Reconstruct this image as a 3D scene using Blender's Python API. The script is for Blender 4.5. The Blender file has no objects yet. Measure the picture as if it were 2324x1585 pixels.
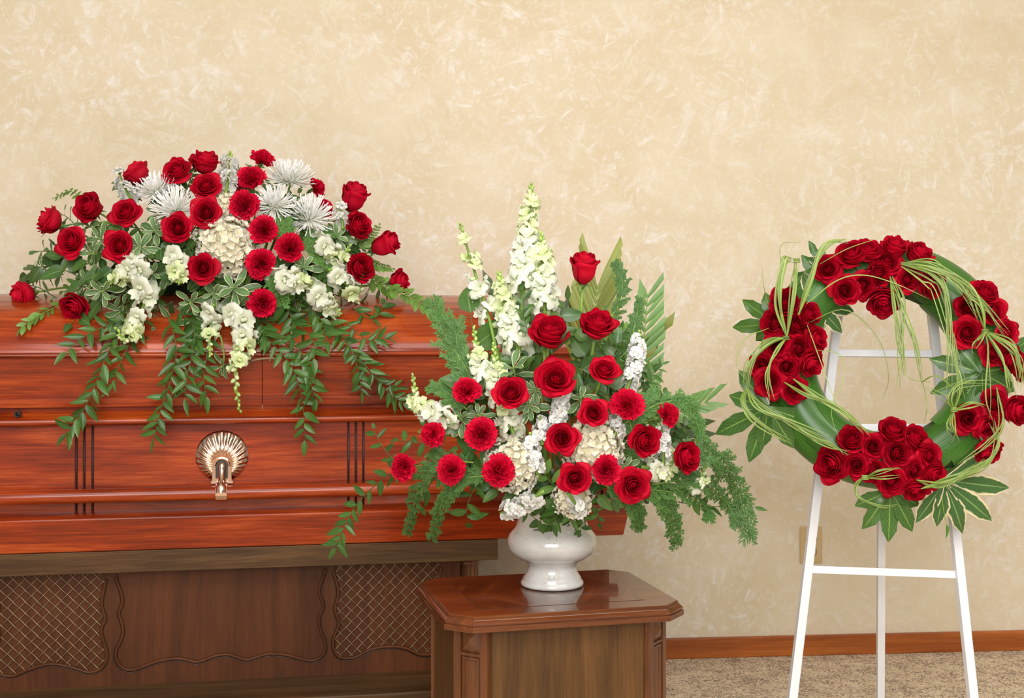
import bpy, bmesh, math, random
from mathutils import Vector, Matrix, Quaternion, geometry
from math import sin, cos, pi, radians, sqrt

random.seed(11)
SC = bpy.context.scene
COL = SC.collection

# ------------------------------------------------------------------ camera, world, lights, exposure
F_PX, CX, HORIZON, CAM_H, YAW = 2900.0, 1162.0, 720.0, 1.07, radians(5.2)
WALL_Y = 3.945
cam_data = bpy.data.cameras.new('camera')
cam_data.sensor_width = 36.0
cam_data.lens = 36.0 * F_PX / 2324.0
cam_data.shift_y = -(792.5 - HORIZON) / 2324.0
cam = bpy.data.objects.new('camera', cam_data)
cam.location = (0, 0, CAM_H)
cam.rotation_euler = (radians(90), 0, -YAW)
COL.objects.link(cam)
SC.camera = cam

SC.view_settings.view_transform = 'Standard'
SC.view_settings.look = 'None'
SC.view_settings.gamma = 1.0
SC.view_settings.use_curve_mapping = False
SC.view_settings.exposure = 0.22

world = bpy.data.worlds.new('room_light')
SC.world = world
world.use_nodes = True
world.node_tree.nodes['Background'].inputs[0].default_value = (1.0, 0.95, 0.88, 1)
world.node_tree.nodes['Background'].inputs[1].default_value = 0.38

def area_light(name, loc, target, sx, sy, power, color):
    d = bpy.data.lights.new(name, 'AREA')
    d.shape = 'RECTANGLE'; d.size = sx; d.size_y = sy
    d.energy = power; d.color = color
    o = bpy.data.objects.new(name, d)
    o.location = loc
    o.rotation_euler = (Vector(target) - Vector(loc)).to_track_quat('-Z', 'Y').to_euler()
    COL.objects.link(o)
    return o
area_light('ceiling_light', (0.7, 1.25, 2.74), (0.7, 2.2, 0), 3.8, 1.8, 98, (1.0, 0.985, 0.96))
area_light('softbox_front', (-0.3, -1.5, 2.0), (0.5, 3.6, 0.8), 2.4, 2.0, 120, (1.0, 0.985, 0.97))

# ------------------------------------------------------------------ pixel rays (photo pixel + distance -> point of the room)
FW = Vector((sin(YAW), cos(YAW), 0)); RT = Vector((cos(YAW), -sin(YAW), 0)); UP = Vector((0, 0, 1))
CAMP = Vector((0, 0, CAM_H))
def ray(px, py): return FW + RT * ((px - CX) / F_PX) + UP * ((HORIZON - py) / F_PX)
def P(px, py, d): return CAMP + ray(px, py) * d
def C2W(x, y, z): return RT * x + UP * y - FW * z
def hit(px, py, pt, n):
    r = ray(px, py)
    return CAMP + r * ((pt - CAMP).dot(n) / r.dot(n))

# ------------------------------------------------------------------ helpers
def mesh(name, verts, faces, mats, uvs=None, fm=None, smooth=True):
    me = bpy.data.meshes.new(name)
    me.from_pydata([tuple(v) for v in verts], [], faces)
    for m in (mats if isinstance(mats, (list, tuple)) else [mats]): me.materials.append(m)
    if uvs:
        l = me.uv_layers.new(name='UVMap')
        buf = []
        for p in faces:
            for vi in p: buf.extend(uvs[vi])
        l.data.foreach_set('uv', buf)
    if fm: me.polygons.foreach_set('material_index', fm)
    if smooth: me.polygons.foreach_set('use_smooth', [True] * len(me.polygons))
    me.update()
    return me
def obj(name, me, parent=None, mat=None):
    o = bpy.data.objects.new(name, me)
    COL.objects.link(o)
    if parent is not None: o.parent = parent
    if mat is not None: o.matrix_basis = mat
    return o
def tag(o, label, cat, group=None):
    o['label'] = label; o['category'] = cat
    if group: o['group'] = group
    return o
def thing(name, label, cat, mat=None, group=None):
    o = obj(name, None, None, mat)
    o.empty_display_size = 0.02
    return tag(o, label, cat, group)
def struct(name, me, mat=None):
    o = obj(name, me, None, mat); o['kind'] = 'structure'; return o
def stuff(o): o['kind'] = 'stuff'; return o

def box_geo(x0, x1, y0, y1, z0, z1):
    v = [(x, y, z) for z in (z0, z1) for y in (y0, y1) for x in (x0, x1)]
    f = [(0, 2, 3, 1), (4, 5, 7, 6), (0, 1, 5, 4), (2, 6, 7, 3), (0, 4, 6, 2), (1, 3, 7, 5)]
    return v, f
def box_mesh(name, x0, x1, y0, y1, z0, z1, mat, bevel=0.0):
    v, f = box_geo(x0, x1, y0, y1, z0, z1)
    me = mesh(name, v, f, mat, smooth=False)
    if bevel > 0:
        bm = bmesh.new(); bm.from_mesh(me)
        bmesh.ops.bevel(bm, geom=bm.edges[:], offset=bevel, segments=2, profile=0.6, affect='EDGES')
        bm.to_mesh(me); bm.free()
        for p in me.polygons: p.use_smooth = p.area < 4 * bevel * max(x1 - x0, y1 - y0, z1 - z0) and False
    return me
def join_geo(parts):
    V, F = [], []
    for v, f in parts:
        n = len(V); V += list(v); F += [tuple(i + n for i in q) for q in f]
    return V, F
def catmull(pts, n):
    pts = [Vector(p) for p in pts]
    if len(pts) == 2: return [pts[0].lerp(pts[1], i / n) for i in range(n + 1)]
    ext = [2 * pts[0] - pts[1]] + pts + [2 * pts[-1] - pts[-2]]
    out = []
    m = len(pts) - 1
    for i in range(n + 1):
        t = i / n * m; k = min(int(t), m - 1); u = t - k
        a, b, c, d = ext[k:k + 4]
        out.append(0.5 * ((2 * b) + (c - a) * u + (2 * a - 5 * b + 4 * c - d) * u * u + (3 * b - 3 * c + d - a) * u ** 3))
    return out
def tangents(path):
    T = []
    for i in range(len(path)):
        t = path[min(i + 1, len(path) - 1)] - path[max(i - 1, 0)]
        T.append(t.normalized() if t.length > 1e-9 else Vector((0, 0, 1)))
    return T
def tube_geo(path, rad, sides=5, cap=True, flat=1.0):
    n = len(path); T = tangents(path)
    nrm = T[0].orthogonal().normalized()
    V, F = [], []
    for i, p in enumerate(path):
        nrm = (nrm - T[i] * nrm.dot(T[i]))
        nrm = nrm.normalized() if nrm.length > 1e-6 else T[i].orthogonal().normalized()
        b = T[i].cross(nrm)
        r = rad[i] if isinstance(rad, (list, tuple)) else rad
        for k in range(sides):
            a = 2 * pi * k / sides
            V.append(p + nrm * (cos(a) * r) + b * (sin(a) * r * flat))
    for i in range(n - 1):
        for k in range(sides):
            k2 = (k + 1) % sides
            F.append((i * sides + k, i * sides + k2, (i + 1) * sides + k2, (i + 1) * sides + k))
    if cap:
        F.append(tuple(range(sides))[::-1]); F.append(tuple((n - 1) * sides + k for k in range(sides)))
    return V, F
def lathe_geo(prof, seg=48):
    V, F = [], []
    for r, z in prof:
        for k in range(seg):
            a = 2 * pi * k / seg
            V.append((r * cos(a), r * sin(a), z))
    for i in range(len(prof) - 1):
        for k in range(seg):
            k2 = (k + 1) % seg
            F.append((i * seg + k, i * seg + k2, (i + 1) * seg + k2, (i + 1) * seg + k))
    return V, F
def rings_geo(rings, cap0=True, cap1=True):
    n = len(rings[0]); V = [p for r in rings for p in r]; F = []
    for i in range(len(rings) - 1):
        for k in range(n):
            k2 = (k + 1) % n
            F.append((i * n + k, i * n + k2, (i + 1) * n + k2, (i + 1) * n + k))
    if cap0: F.append(tuple(range(n))[::-1])
    if cap1: F.append(tuple((len(rings) - 1) * n + k for k in range(n)))
    return V, F
def basis(y, z):
    """rotation whose local +Y runs along y and whose local +Z leans to z"""
    y = y.normalized()
    x = y.cross(z)
    x = x.normalized() if x.length > 1e-6 else y.orthogonal().normalized()
    z = x.cross(y)
    return Matrix(((x.x, y.x, z.x, 0), (x.y, y.y, z.y, 0), (x.z, y.z, z.z, 0), (0, 0, 0, 1)))
def axis_z(d, spin=0.0):
    return Vector((0, 0, 1)).rotation_difference(d.normalized()).to_matrix().to_4x4() @ Matrix.Rotation(spin, 4, 'Z')
def jit(s): return Vector((random.uniform(-s, s), random.uniform(-s, s), random.uniform(-s, s)))

# ------------------------------------------------------------------ materials
def newmat(name):
    m = bpy.data.materials.new(name); m.use_nodes = True
    nt = m.node_tree; nt.nodes.clear()
    out = nt.nodes.new('ShaderNodeOutputMaterial')
    b = nt.nodes.new('ShaderNodeBsdfPrincipled')
    nt.links.new(b.outputs[0], out.inputs[0])
    return m, nt, b, out
def nd(nt, typ, **kw):
    n = nt.nodes.new(typ)
    for k, v in kw.items():
        if k.startswith('i_'):
            key = k[2:]
            n.inputs[int(key) if key.isdigit() else key.replace('_', ' ')].default_value = v
        else: setattr(n, k, v)
    return n
def lk(nt, a, b): nt.links.new(a, b)
def srgb(r, g, b):
    f = lambda c: (c / 255 / 12.92) if c / 255 <= 0.04045 else ((c / 255 + 0.055) / 1.055) ** 2.4
    return (f(r), f(g), f(b), 1)
def mixc(nt, fac, a, b, mode='MIX'):
    n = nt.nodes.new('ShaderNodeMix'); n.data_type = 'RGBA'; n.blend_type = mode
    for s, v in ((n.inputs[0], fac), (n.inputs[6], a), (n.inputs[7], b)):
        if hasattr(v, 'is_linked') or hasattr(v, 'links'): nt.links.new(v, s)
        else: s.default_value = v
    return n.outputs[2]
def ramp(nt, src, stops):
    n = nt.nodes.new('ShaderNodeValToRGB')
    e = n.color_ramp.elements
    while len(e) < len(stops): e.new(0.5)
    for q, (p, c) in zip(e, stops):
        q.position = p; q.color = c if len(c) == 4 else (*c, 1)
    nt.links.new(src, n.inputs[0])
    return n.outputs[0]
def math_n(nt, op, a, b=None, clamp=False):
    n = nt.nodes.new('ShaderNodeMath'); n.operation = op; n.use_clamp = clamp
    for s, v in zip(n.inputs, (a, b)):
        if v is None: continue
        if hasattr(v, 'links'): nt.links.new(v, s)
        else: s.default_value = v
    return n.outputs[0]
def bump(nt, bsdf, h, strength, dist):
    n = nd(nt, 'ShaderNodeBump', i_Strength=strength, i_Distance=dist)
    nt.links.new(h, n.inputs['Height']); nt.links.new(n.outputs[0], bsdf.inputs['Normal'])

def wood(name, dark, mid, light, axis='X', scale=1.0, rough=0.35, coat=0.4, coat_rough=0.12, contrast=1.0, spec=0.35):
    m, nt, b, out = newmat(name)
    tc = nd(nt, 'ShaderNodeTexCoord')
    mp = nd(nt, 'ShaderNodeMapping')
    st = {'X': (1.1, 16, 16), 'Y': (16, 1.1, 16), 'Z': (16, 16, 1.1)}[axis]
    mp.inputs['Scale'].default_value = tuple(s * scale for s in st)
    lk(nt, tc.outputs['Object'], mp.inputs[0])
    n1 = nd(nt, 'ShaderNodeTexNoise', i_Scale=1.3, i_Detail=5.0, i_Roughness=0.6, i_Distortion=1.1)
    lk(nt, mp.outputs[0], n1.inputs[0])
    mp2 = nd(nt, 'ShaderNodeMapping')
    st2 = {'X': (5, 150, 150), 'Y': (150, 5, 150), 'Z': (150, 150, 5)}[axis]
    mp2.inputs['Scale'].default_value = tuple(s * scale for s in st2)
    lk(nt, tc.outputs['Object'], mp2.inputs[0])
    n2 = nd(nt, 'ShaderNodeTexNoise', i_Scale=2.0, i_Detail=4.0, i_Roughness=0.7)
    lk(nt, mp2.outputs[0], n2.inputs[0])
    n3 = nd(nt, 'ShaderNodeTexNoise', i_Scale=4.0, i_Detail=2.0)
    lk(nt, tc.outputs['Object'], n3.inputs[0])
    g = math_n(nt, 'ADD', math_n(nt, 'MULTIPLY', n1.outputs[0], 0.62), math_n(nt, 'MULTIPLY', n2.outputs[0], 0.38))
    k = 0.16 / contrast
    c = ramp(nt, g, [(0.5 - k, dark), (0.5, mid), (0.5 + k, light)])
    c2 = mixc(nt, 1.0, c, ramp(nt, n3.outputs[0], [(0.3, (0.82, 0.82, 0.82)), (0.7, (1.08, 1.05, 1.05))]), 'MULTIPLY')
    lk(nt, c2, b.inputs['Base Color'])
    b.inputs['Roughness'].default_value = rough
    b.inputs['Coat Weight'].default_value = coat
    b.inputs['Coat Roughness'].default_value = coat_rough
    b.inputs['Specular IOR Level'].default_value = spec
    bump(nt, b, g, 0.05, 0.002)
    return m

def plain(name, col, rough=0.5, metal=0.0, coat=0.0, noise=0.08, nscale=30.0, bumpy=0.0):
    m, nt, b, out = newmat(name)
    tc = nd(nt, 'ShaderNodeTexCoord')
    n = nd(nt, 'ShaderNodeTexNoise', i_Scale=nscale, i_Detail=4.0)
    lk(nt, tc.outputs['Object'], n.inputs[0])
    lo = tuple(c * (1 - noise) for c in col[:3]); hi = tuple(min(1, c * (1 + noise)) for c in col[:3])
    lk(nt, ramp(nt, n.outputs[0], [(0.3, lo), (0.7, hi)]), b.inputs['Base Color'])
    b.inputs['Roughness'].default_value = rough; b.inputs['Metallic'].default_value = metal
    b.inputs['Coat Weight'].default_value = coat
    if bumpy: bump(nt, b, n.outputs[0], bumpy, 0.003)
    return m

def organic(name, base, tip=None, rand=0.18, rough=0.5, trans=0.2, sheen=0.0, rib=None, margin=None, stripes=0.0, veins=0.0, coat=0.0, hue=None, spec=0.4):
    """petal and leaf material: UV u runs across, v along; Object Info varies single pieces"""
    m, nt, b, out = newmat(name)
    uv = nd(nt, 'ShaderNodeUVMap')
    sep = nd(nt, 'ShaderNodeSeparateXYZ'); lk(nt, uv.outputs[0], sep.inputs[0])
    u, v = sep.outputs[0], sep.outputs[1]
    oi = nd(nt, 'ShaderNodeObjectInfo')
    tc = nd(nt, 'ShaderNodeTexCoord')
    nz = nd(nt, 'ShaderNodeTexNoise', i_Scale=7.0, i_Detail=3.0)
    lk(nt, uv.outputs[0], nz.inputs[0])
    c = ramp(nt, v, [(0.05, base), (0.95, tip or base)])
    side = math_n(nt, 'ABSOLUTE', math_n(nt, 'SUBTRACT', math_n(nt, 'MULTIPLY', u, 2.0), 1.0))
    if stripes:
        w = nd(nt, 'ShaderNodeTexWave', i_Scale=4.2, i_Distortion=1.6, i_Detail=3.0); w.bands_direction = 'X'
        lk(nt, uv.outputs[0], w.inputs[0])
        c = mixc(nt, math_n(nt, 'MULTIPLY', w.outputs[1], stripes), c, tuple(min(1, x * 2.5 + 0.015) for x in (base[:3])) + (1,))
    if veins:
        w = nd(nt, 'ShaderNodeTexWave', i_Scale=3.2, i_Distortion=0.5)
        cmb = nd(nt, 'ShaderNodeCombineXYZ')
        lk(nt, math_n(nt, 'ADD', math_n(nt, 'MULTIPLY', v, 1.0), math_n(nt, 'MULTIPLY', side, -0.22)), cmb.inputs[0])
        lk(nt, cmb.outputs[0], w.inputs[0])
        vf = ramp(nt, w.outputs[1], [(0.86, (0, 0, 0)), (1.0, (1, 1, 1))])
        c = mixc(nt, math_n(nt, 'MULTIPLY', vf, veins), c, rib or (0.3, 0.5, 0.15, 1))
    if rib:
        c = mixc(nt, ramp(nt, side, [(0.03, (1, 1, 1)), (0.09, (0, 0, 0))]), c, rib)
    if margin:
        s2 = math_n(nt, 'ADD', side, math_n(nt, 'MULTIPLY', math_n(nt, 'SUBTRACT', nz.outputs[0], 0.5), 0.55))
        c = mixc(nt, ramp(nt, s2, [(0.74, (0, 0, 0)), (0.84, (1, 1, 1))]), c, margin)
    rnd = math_n(nt, 'ADD', math_n(nt, 'MULTIPLY', oi.outputs['Random'], 2 * rand), 1.0 - rand)
    cm = nd(nt, 'ShaderNodeCombineColor')
    for i in range(3): lk(nt, rnd, cm.inputs[i])
    c = mixc(nt, 1.0, c, cm.outputs[0], 'MULTIPLY')
    if hue:
        c = mixc(nt, math_n(nt, 'MULTIPLY', math_n(nt, 'FRACT', math_n(nt, 'MULTIPLY', oi.outputs['Random'], 7.31)), 0.5), c, hue)
    c = mixc(nt, 1.0, c, ramp(nt, nz.outputs[0], [(0.3, (0.9, 0.9, 0.9)), (0.7, (1.05, 1.05, 1.05))]), 'MULTIPLY')
    lk(nt, c, b.inputs['Base Color'])
    b.inputs['Roughness'].default_value = rough
    b.inputs['Sheen Weight'].default_value = sheen
    b.inputs['Specular IOR Level'].default_value = spec
    b.inputs['Coat Weight'].default_value = coat
    b.inputs['Coat Roughness'].default_value = 0.25
    if trans > 0:
        t = nd(nt, 'ShaderNodeBsdfTranslucent'); lk(nt, c, t.inputs[0])
        mx = nd(nt, 'ShaderNodeMixShader'); mx.inputs[0].default_value = trans
        lk(nt, b.outputs[0], mx.inputs[1]); lk(nt, t.outputs[0], mx.inputs[2]); lk(nt, mx.outputs[0], out.inputs[0])
    return m

# wall: cream paint with paler dry-brush scuffs
def wall_paint():
    m, nt, b, out = newmat('cream_scuffed_wallpaper')
    tc = nd(nt, 'ShaderNodeTexCoord')
    o = tc.outputs['Object']
    masks = []
    for sc, off, th in ((13.0, 0.0, 0.575), (20.0, 3.7, 0.575), (32.0, 9.1, 0.59)):
        mp = nd(nt, 'ShaderNodeMapping'); mp.inputs['Location'].default_value = (off, off, off); lk(nt, o, mp.inputs[0])
        vor = nd(nt, 'ShaderNodeTexVoronoi', i_Scale=sc * 0.8); vor.feature = 'F1'; lk(nt, mp.outputs[0], vor.inputs[0])
        ang = nd(nt, 'ShaderNodeSeparateColor'); lk(nt, vor.outputs['Color'], ang.inputs[0])
        vr = nd(nt, 'ShaderNodeVectorRotate'); vr.rotation_type = 'Y_AXIS'; lk(nt, mp.outputs[0], vr.inputs[0])
        lk(nt, math_n(nt, 'MULTIPLY', ang.outputs[0], 6.28), vr.inputs['Angle'])
        mp2 = nd(nt, 'ShaderNodeMapping'); mp2.inputs['Scale'].default_value = (sc * 0.6, sc, sc * 1.5); lk(nt, vr.outputs[0], mp2.inputs[0])
        n = nd(nt, 'ShaderNodeTexNoise', i_Scale=1.0, i_Detail=6.0, i_Roughness=0.7, i_Distortion=0.7); lk(nt, mp2.outputs[0], n.inputs[0])
        masks.append(ramp(nt, n.outputs[0], [(th - 0.045, (0, 0, 0)), (th + 0.10, (1, 1, 1))]))
    big = nd(nt, 'ShaderNodeTexNoise', i_Scale=2.2, i_Detail=2.0); lk(nt, o, big.inputs[0])
    s = math_n(nt, 'MAXIMUM', math_n(nt, 'MAXIMUM', masks[0], masks[1]), math_n(nt, 'MULTIPLY', masks[2], 0.8))
    s = math_n(nt, 'MULTIPLY', s, ramp(nt, big.outputs[0], [(0.3, (0.35, 0.35, 0.35)), (0.62, (1, 1, 1))]))
    fine = nd(nt, 'ShaderNodeTexNoise', i_Scale=120.0, i_Detail=3.0); lk(nt, o, fine.inputs[0])
    s = math_n(nt, 'MULTIPLY', s, ramp(nt, fine.outputs[0], [(0.3, (0.45, 0.45, 0.45)), (0.6, (1, 1, 1))]))
    med = nd(nt, 'ShaderNodeTexNoise', i_Scale=5.0, i_Detail=4.0, i_Distortion=0.6); lk(nt, o, med.inputs[0])
    base = ramp(nt, med.outputs[0], [(0.35, WALL_A), (0.65, WALL_B)])
    c = mixc(nt, math_n(nt, 'MULTIPLY', s, 0.85), base, WALL_C)
    lk(nt, c, b.inputs['Base Color'])
    b.inputs['Roughness'].default_value = 0.75
    f2 = nd(nt, 'ShaderNodeTexNoise', i_Scale=180.0, i_Detail=4.0); lk(nt, o, f2.inputs[0])
    bump(nt, b, math_n(nt, 'ADD', f2.outputs[0], math_n(nt, 'MULTIPLY', s, 0.3)), 0.25, 0.0015)
    return m
WALL_A, WALL_B, WALL_C = srgb(215, 200, 170), srgb(222, 209, 184), srgb(238, 236, 232)

def carpet_mat():
    m, nt, b, out = newmat('flecked_carpet')
    tc = nd(nt, 'ShaderNodeTexCoord')
    o = tc.outputs['Object']
    n1 = nd(nt, 'ShaderNodeTexNoise', i_Scale=95.0, i_Detail=3.0, i_Roughness=0.6, i_Distortion=2.0); lk(nt, o, n1.inputs[0])
    n2 = nd(nt, 'ShaderNodeTexNoise', i_Scale=14.0, i_Detail=2.0); lk(nt, o, n2.inputs[0])
    g = math_n(nt, 'ADD', math_n(nt, 'MULTIPLY', n1.outputs[0], 0.8), math_n(nt, 'MULTIPLY', n2.outputs[0], 0.2))
    c = ramp(nt, g, [(0.42, srgb(132, 113, 98)), (0.455, srgb(165, 144, 122)), (0.495, srgb(228, 208, 180)), (0.6, srgb(238, 220, 192))])
    lk(nt, c, b.inputs['Base Color'])
    b.inputs['Roughness'].default_value = 0.95
    bump(nt, b, n1.outputs[0], 0.8, 0.006)
    return m

M = {}
M['wall'] = wall_paint()
M['carpet'] = carpet_mat()
M['ceiling'] = plain('ceiling_paint', (0.82, 0.8, 0.76), 0.9)
M['cherry'] = wood('cherry_casket_wood', srgb(104, 34, 10), srgb(150, 52, 13), srgb(184, 82, 28), 'X', 0.8, 0.45, 0.65, 0.13, 1.35, 0.12)
M['cherry_dark'] = plain('cherry_groove', srgb(66, 26, 18), 0.4)
M['walnut'] = wood('walnut_board', srgb(62, 42, 24), srgb(84, 60, 36), srgb(104, 76, 46), 'X', 1.0, 0.5, 0.10, 0.3, 1.3, 0.15)
M['walnut_v'] = wood('walnut_panel', srgb(64, 34, 17), srgb(86, 48, 25), srgb(104, 60, 31), 'Z', 1.0, 0.5, 0.10, 0.3, 0.8, 0.15)
M['ped_top'] = wood('pedestal_top_veneer', srgb(66, 30, 8), srgb(92, 44, 13), srgb(118, 64, 22), 'X', 0.8, 0.35, 0.8, 0.04, 1.0, 0.2)
M['ped_inlay'] = wood('pedestal_inlay_veneer', srgb(58, 26, 8), srgb(90, 44, 14), srgb(126, 70, 24), 'Y', 0.8, 0.35, 0.8, 0.04, 1.4, 0.2)
M['ped_body'] = wood('pedestal_body_veneer', srgb(64, 42, 21), srgb(88, 60, 31), srgb(112, 76, 40), 'Z', 0.8, 0.45, 0.15, 0.25, 1.0, 0.2)  # veneer colour darkened to carry the front's shade under light from above
M['ped_post'] = wood('pedestal_post_wood', srgb(78, 44, 22), srgb(106, 62, 32), srgb(130, 82, 44), 'Z', 1.2, 0.4, 0.25, 0.2)
M['line'] = plain('dark_inlay_line', srgb(58, 28, 12), 0.3, coat=0.5)
M['base_oak'] = wood('baseboard_oak', srgb(132, 66, 22), srgb(164, 88, 34), srgb(190, 112, 48), 'X', 0.7, 0.35, 0.35, 0.15)
M['gold'] = plain('rose_gold_metal', (0.80, 0.56, 0.43), 0.14, 1.0, noise=0.03)
M['brass'] = plain('dull_brass_wire', (0.32, 0.22, 0.13), 0.4, 0.8, noise=0.1)
M['bronze'] = plain('dark_bronze', (0.08, 0.06, 0.05), 0.35, 0.8)
M['white_paint'] = plain('white_paint', (0.80, 0.81, 0.84), 0.45, noise=0.03, nscale=9, bumpy=0.1)
M['ivory'] = plain('ivory_plastic', srgb(200, 174, 126), 0.4, noise=0.02)
M['black'] = plain('black_slot', (0.02, 0.02, 0.02), 0.5)
# glazed stoneware with fine specks
def glaze():
    m, nt, b, out = newmat('white_speckled_glaze')
    tc = nd(nt, 'ShaderNodeTexCoord')
    n = nd(nt, 'ShaderNodeTexNoise', i_Scale=240.0, i_Detail=2.0); lk(nt, tc.outputs['Object'], n.inputs[0])
    n2 = nd(nt, 'ShaderNodeTexNoise', i_Scale=14.0, i_Detail=3.0); lk(nt, tc.outputs['Object'], n2.inputs[0])
    c = ramp(nt, n2.outputs[0], [(0.35, srgb(205, 204, 200)), (0.6, srgb(226, 225, 221))])
    c = mixc(nt, ramp(nt, n.outputs[0], [(0.68, (0, 0, 0)), (0.74, (1, 1, 1))]), c, srgb(158, 150, 142))
    lk(nt, c, b.inputs['Base Color'])
    b.inputs['Roughness'].default_value = 0.22; b.inputs['Coat Weight'].default_value = 0.8; b.inputs['Coat Roughness'].default_value = 0.06
    return m
M['glaze'] = glaze()
M['rose'] = organic('red_rose_petal', (0.36, 0.0, 0.012, 1), (0.53, 0.0, 0.020, 1), 0.14, 0.65, 0.10, 0.0, spec=0.18)
M['carn'] = organic('red_carnation_petal', (0.50, 0.001, 0.022, 1), (0.68, 0.003, 0.038, 1), 0.08, 0.7, 0.12, 0.0, spec=0.15)
M['mum'] = organic('white_ray_petal', (0.86, 0.88, 0.76, 1), (0.97, 0.97, 0.97, 1), 0.03, 0.6, 0.06)
M['hyd'] = organic('cream_hydrangea_petal', (0.80, 0.75, 0.50, 1), (0.88, 0.86, 0.78, 1), 0.06, 0.6, 0.2)
M['stock'] = organic('white_stock_petal', (0.80, 0.82, 0.72, 1), (0.86, 0.86, 0.85, 1), 0.04, 0.6, 0.2)
M['snap'] = organic('white_snapdragon_petal', (0.72, 0.78, 0.50, 1), (0.82, 0.84, 0.75, 1), 0.04, 0.55, 0.25)
M['snap_g'] = organic('pale_green_snapdragon_petal', (0.58, 0.72, 0.26, 1), (0.80, 0.86, 0.56, 1), 0.06, 0.55, 0.25)
M['bud'] = organic('green_flower_bud', (0.30, 0.48, 0.07, 1), (0.50, 0.66, 0.20, 1), 0.15, 0.5, 0.15)
M['stem'] = organic('green_stem', (0.19, 0.33, 0.05, 1), None, 0.15, 0.5, 0.0)
M['stem_d'] = organic('dark_green_stem', (0.07, 0.13, 0.03, 1), None, 0.15, 0.5, 0.0)
M['sepal'] = organic('green_sepal', (0.12, 0.22, 0.06, 1), None, 0.15, 0.5, 0.1)
M['ruscus'] = organic('ruscus_leaf', (0.035, 0.10, 0.016, 1), (0.045, 0.125, 0.02, 1), 0.35, 0.36, 0.12, rib=(0.10, 0.22, 0.05, 1), coat=0.15, hue=(0.09, 0.19, 0.025, 1))
M['salal'] = organic('broad_dark_leaf', (0.03, 0.085, 0.022, 1), (0.045, 0.12, 0.025, 1), 0.3, 0.38, 0.1, rib=(0.12, 0.24, 0.07, 1), veins=0.25, coat=0.2, hue=(0.11, 0.20, 0.03, 1))
M['vari'] = organic('variegated_leaf', (0.10, 0.20, 0.075, 1), (0.13, 0.25, 0.09, 1), 0.2, 0.42, 0.12, rib=(0.24, 0.36, 0.15, 1), margin=(0.70, 0.70, 0.42, 1))
M['myrtle'] = organic('myrtle_leaf', (0.09, 0.19, 0.03, 1), (0.16, 0.30, 0.05, 1), 0.25, 0.4, 0.12, rib=(0.2, 0.34, 0.09, 1))
M['cedar'] = organic('cedar_scale', (0.035, 0.10, 0.018, 1), (0.075, 0.18, 0.035, 1), 0.2, 0.55, 0.05)
M['fern'] = organic('fern_needle', (0.07, 0.17, 0.03, 1), (0.1, 0.24, 0.04, 1), 0.2, 0.55, 0.1)
M['palm'] = organic('palm_leaflet', (0.09, 0.19, 0.04, 1), (0.12, 0.24, 0.06, 1), 0.15, 0.42, 0.1, stripes=0.25)
M['palm_o'] = organic('olive_palm_leaflet', (0.14, 0.17, 0.02, 1), (0.20, 0.23, 0.03, 1), 0.2, 0.42, 0.12, stripes=0.25)
M['palm_d'] = organic('dark_palm_leaflet', (0.035, 0.06, 0.018, 1), (0.05, 0.085, 0.02, 1), 0.15, 0.42, 0.1, stripes=0.25)
M['fatsia'] = organic('lobed_leaf', (0.045, 0.125, 0.03, 1), (0.05, 0.14, 0.03, 1), 0.15, 0.33, 0.12, rib=(0.26, 0.44, 0.10, 1), veins=0.3, coat=0.2, hue=(0.09, 0.2, 0.02, 1))
M['fatsia_v'] = organic('cream_edged_lobed_leaf', (0.06, 0.15, 0.045, 1), (0.07, 0.16, 0.045, 1), 0.1, 0.36, 0.12, rib=(0.24, 0.40, 0.12, 1), margin=(0.80, 0.72, 0.44, 1))
M['aspid'] = organic('broad_strap_leaf', (0.035, 0.12, 0.012, 1), (0.05, 0.15, 0.016, 1), 0.25, 0.33, 0.1, stripes=0.6, coat=0.25)
M['grass'] = organic('grass_blade', (0.22, 0.33, 0.06, 1), (0.30, 0.40, 0.12, 1), 0.3, 0.4, 0.1)
M['foam'] = plain('green_floral_foam', (0.012, 0.03, 0.01), 0.95, noise=0.3)
M['straw'] = plain('wreath_form', (0.05, 0.09, 0.02), 0.9, noise=0.3)
M['twig'] = plain('brown_twig', (0.22, 0.14, 0.08), 0.7)
# ------------------------------------------------------------------ the room
struct('floor', box_mesh('floor', -4.5, 4.5, -3.0, WALL_Y + 0.1, -0.1, 0.0, M['carpet']))
struct('wall_back', box_mesh('wall_back', -4.5, 4.5, WALL_Y, WALL_Y + 0.12, 0.0, 2.8, M['wall']))
struct('ceiling', box_mesh('ceiling', -4.5, 4.5, -3.0, WALL_Y + 0.1, 2.8, 2.9, M['ceiling']))
bb = struct('baseboard_back', box_mesh('baseboard_back', -4.5, 4.5, WALL_Y - 0.014, WALL_Y + 0.002, 0.0, 0.064, M['base_oak'], 0.004))

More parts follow.
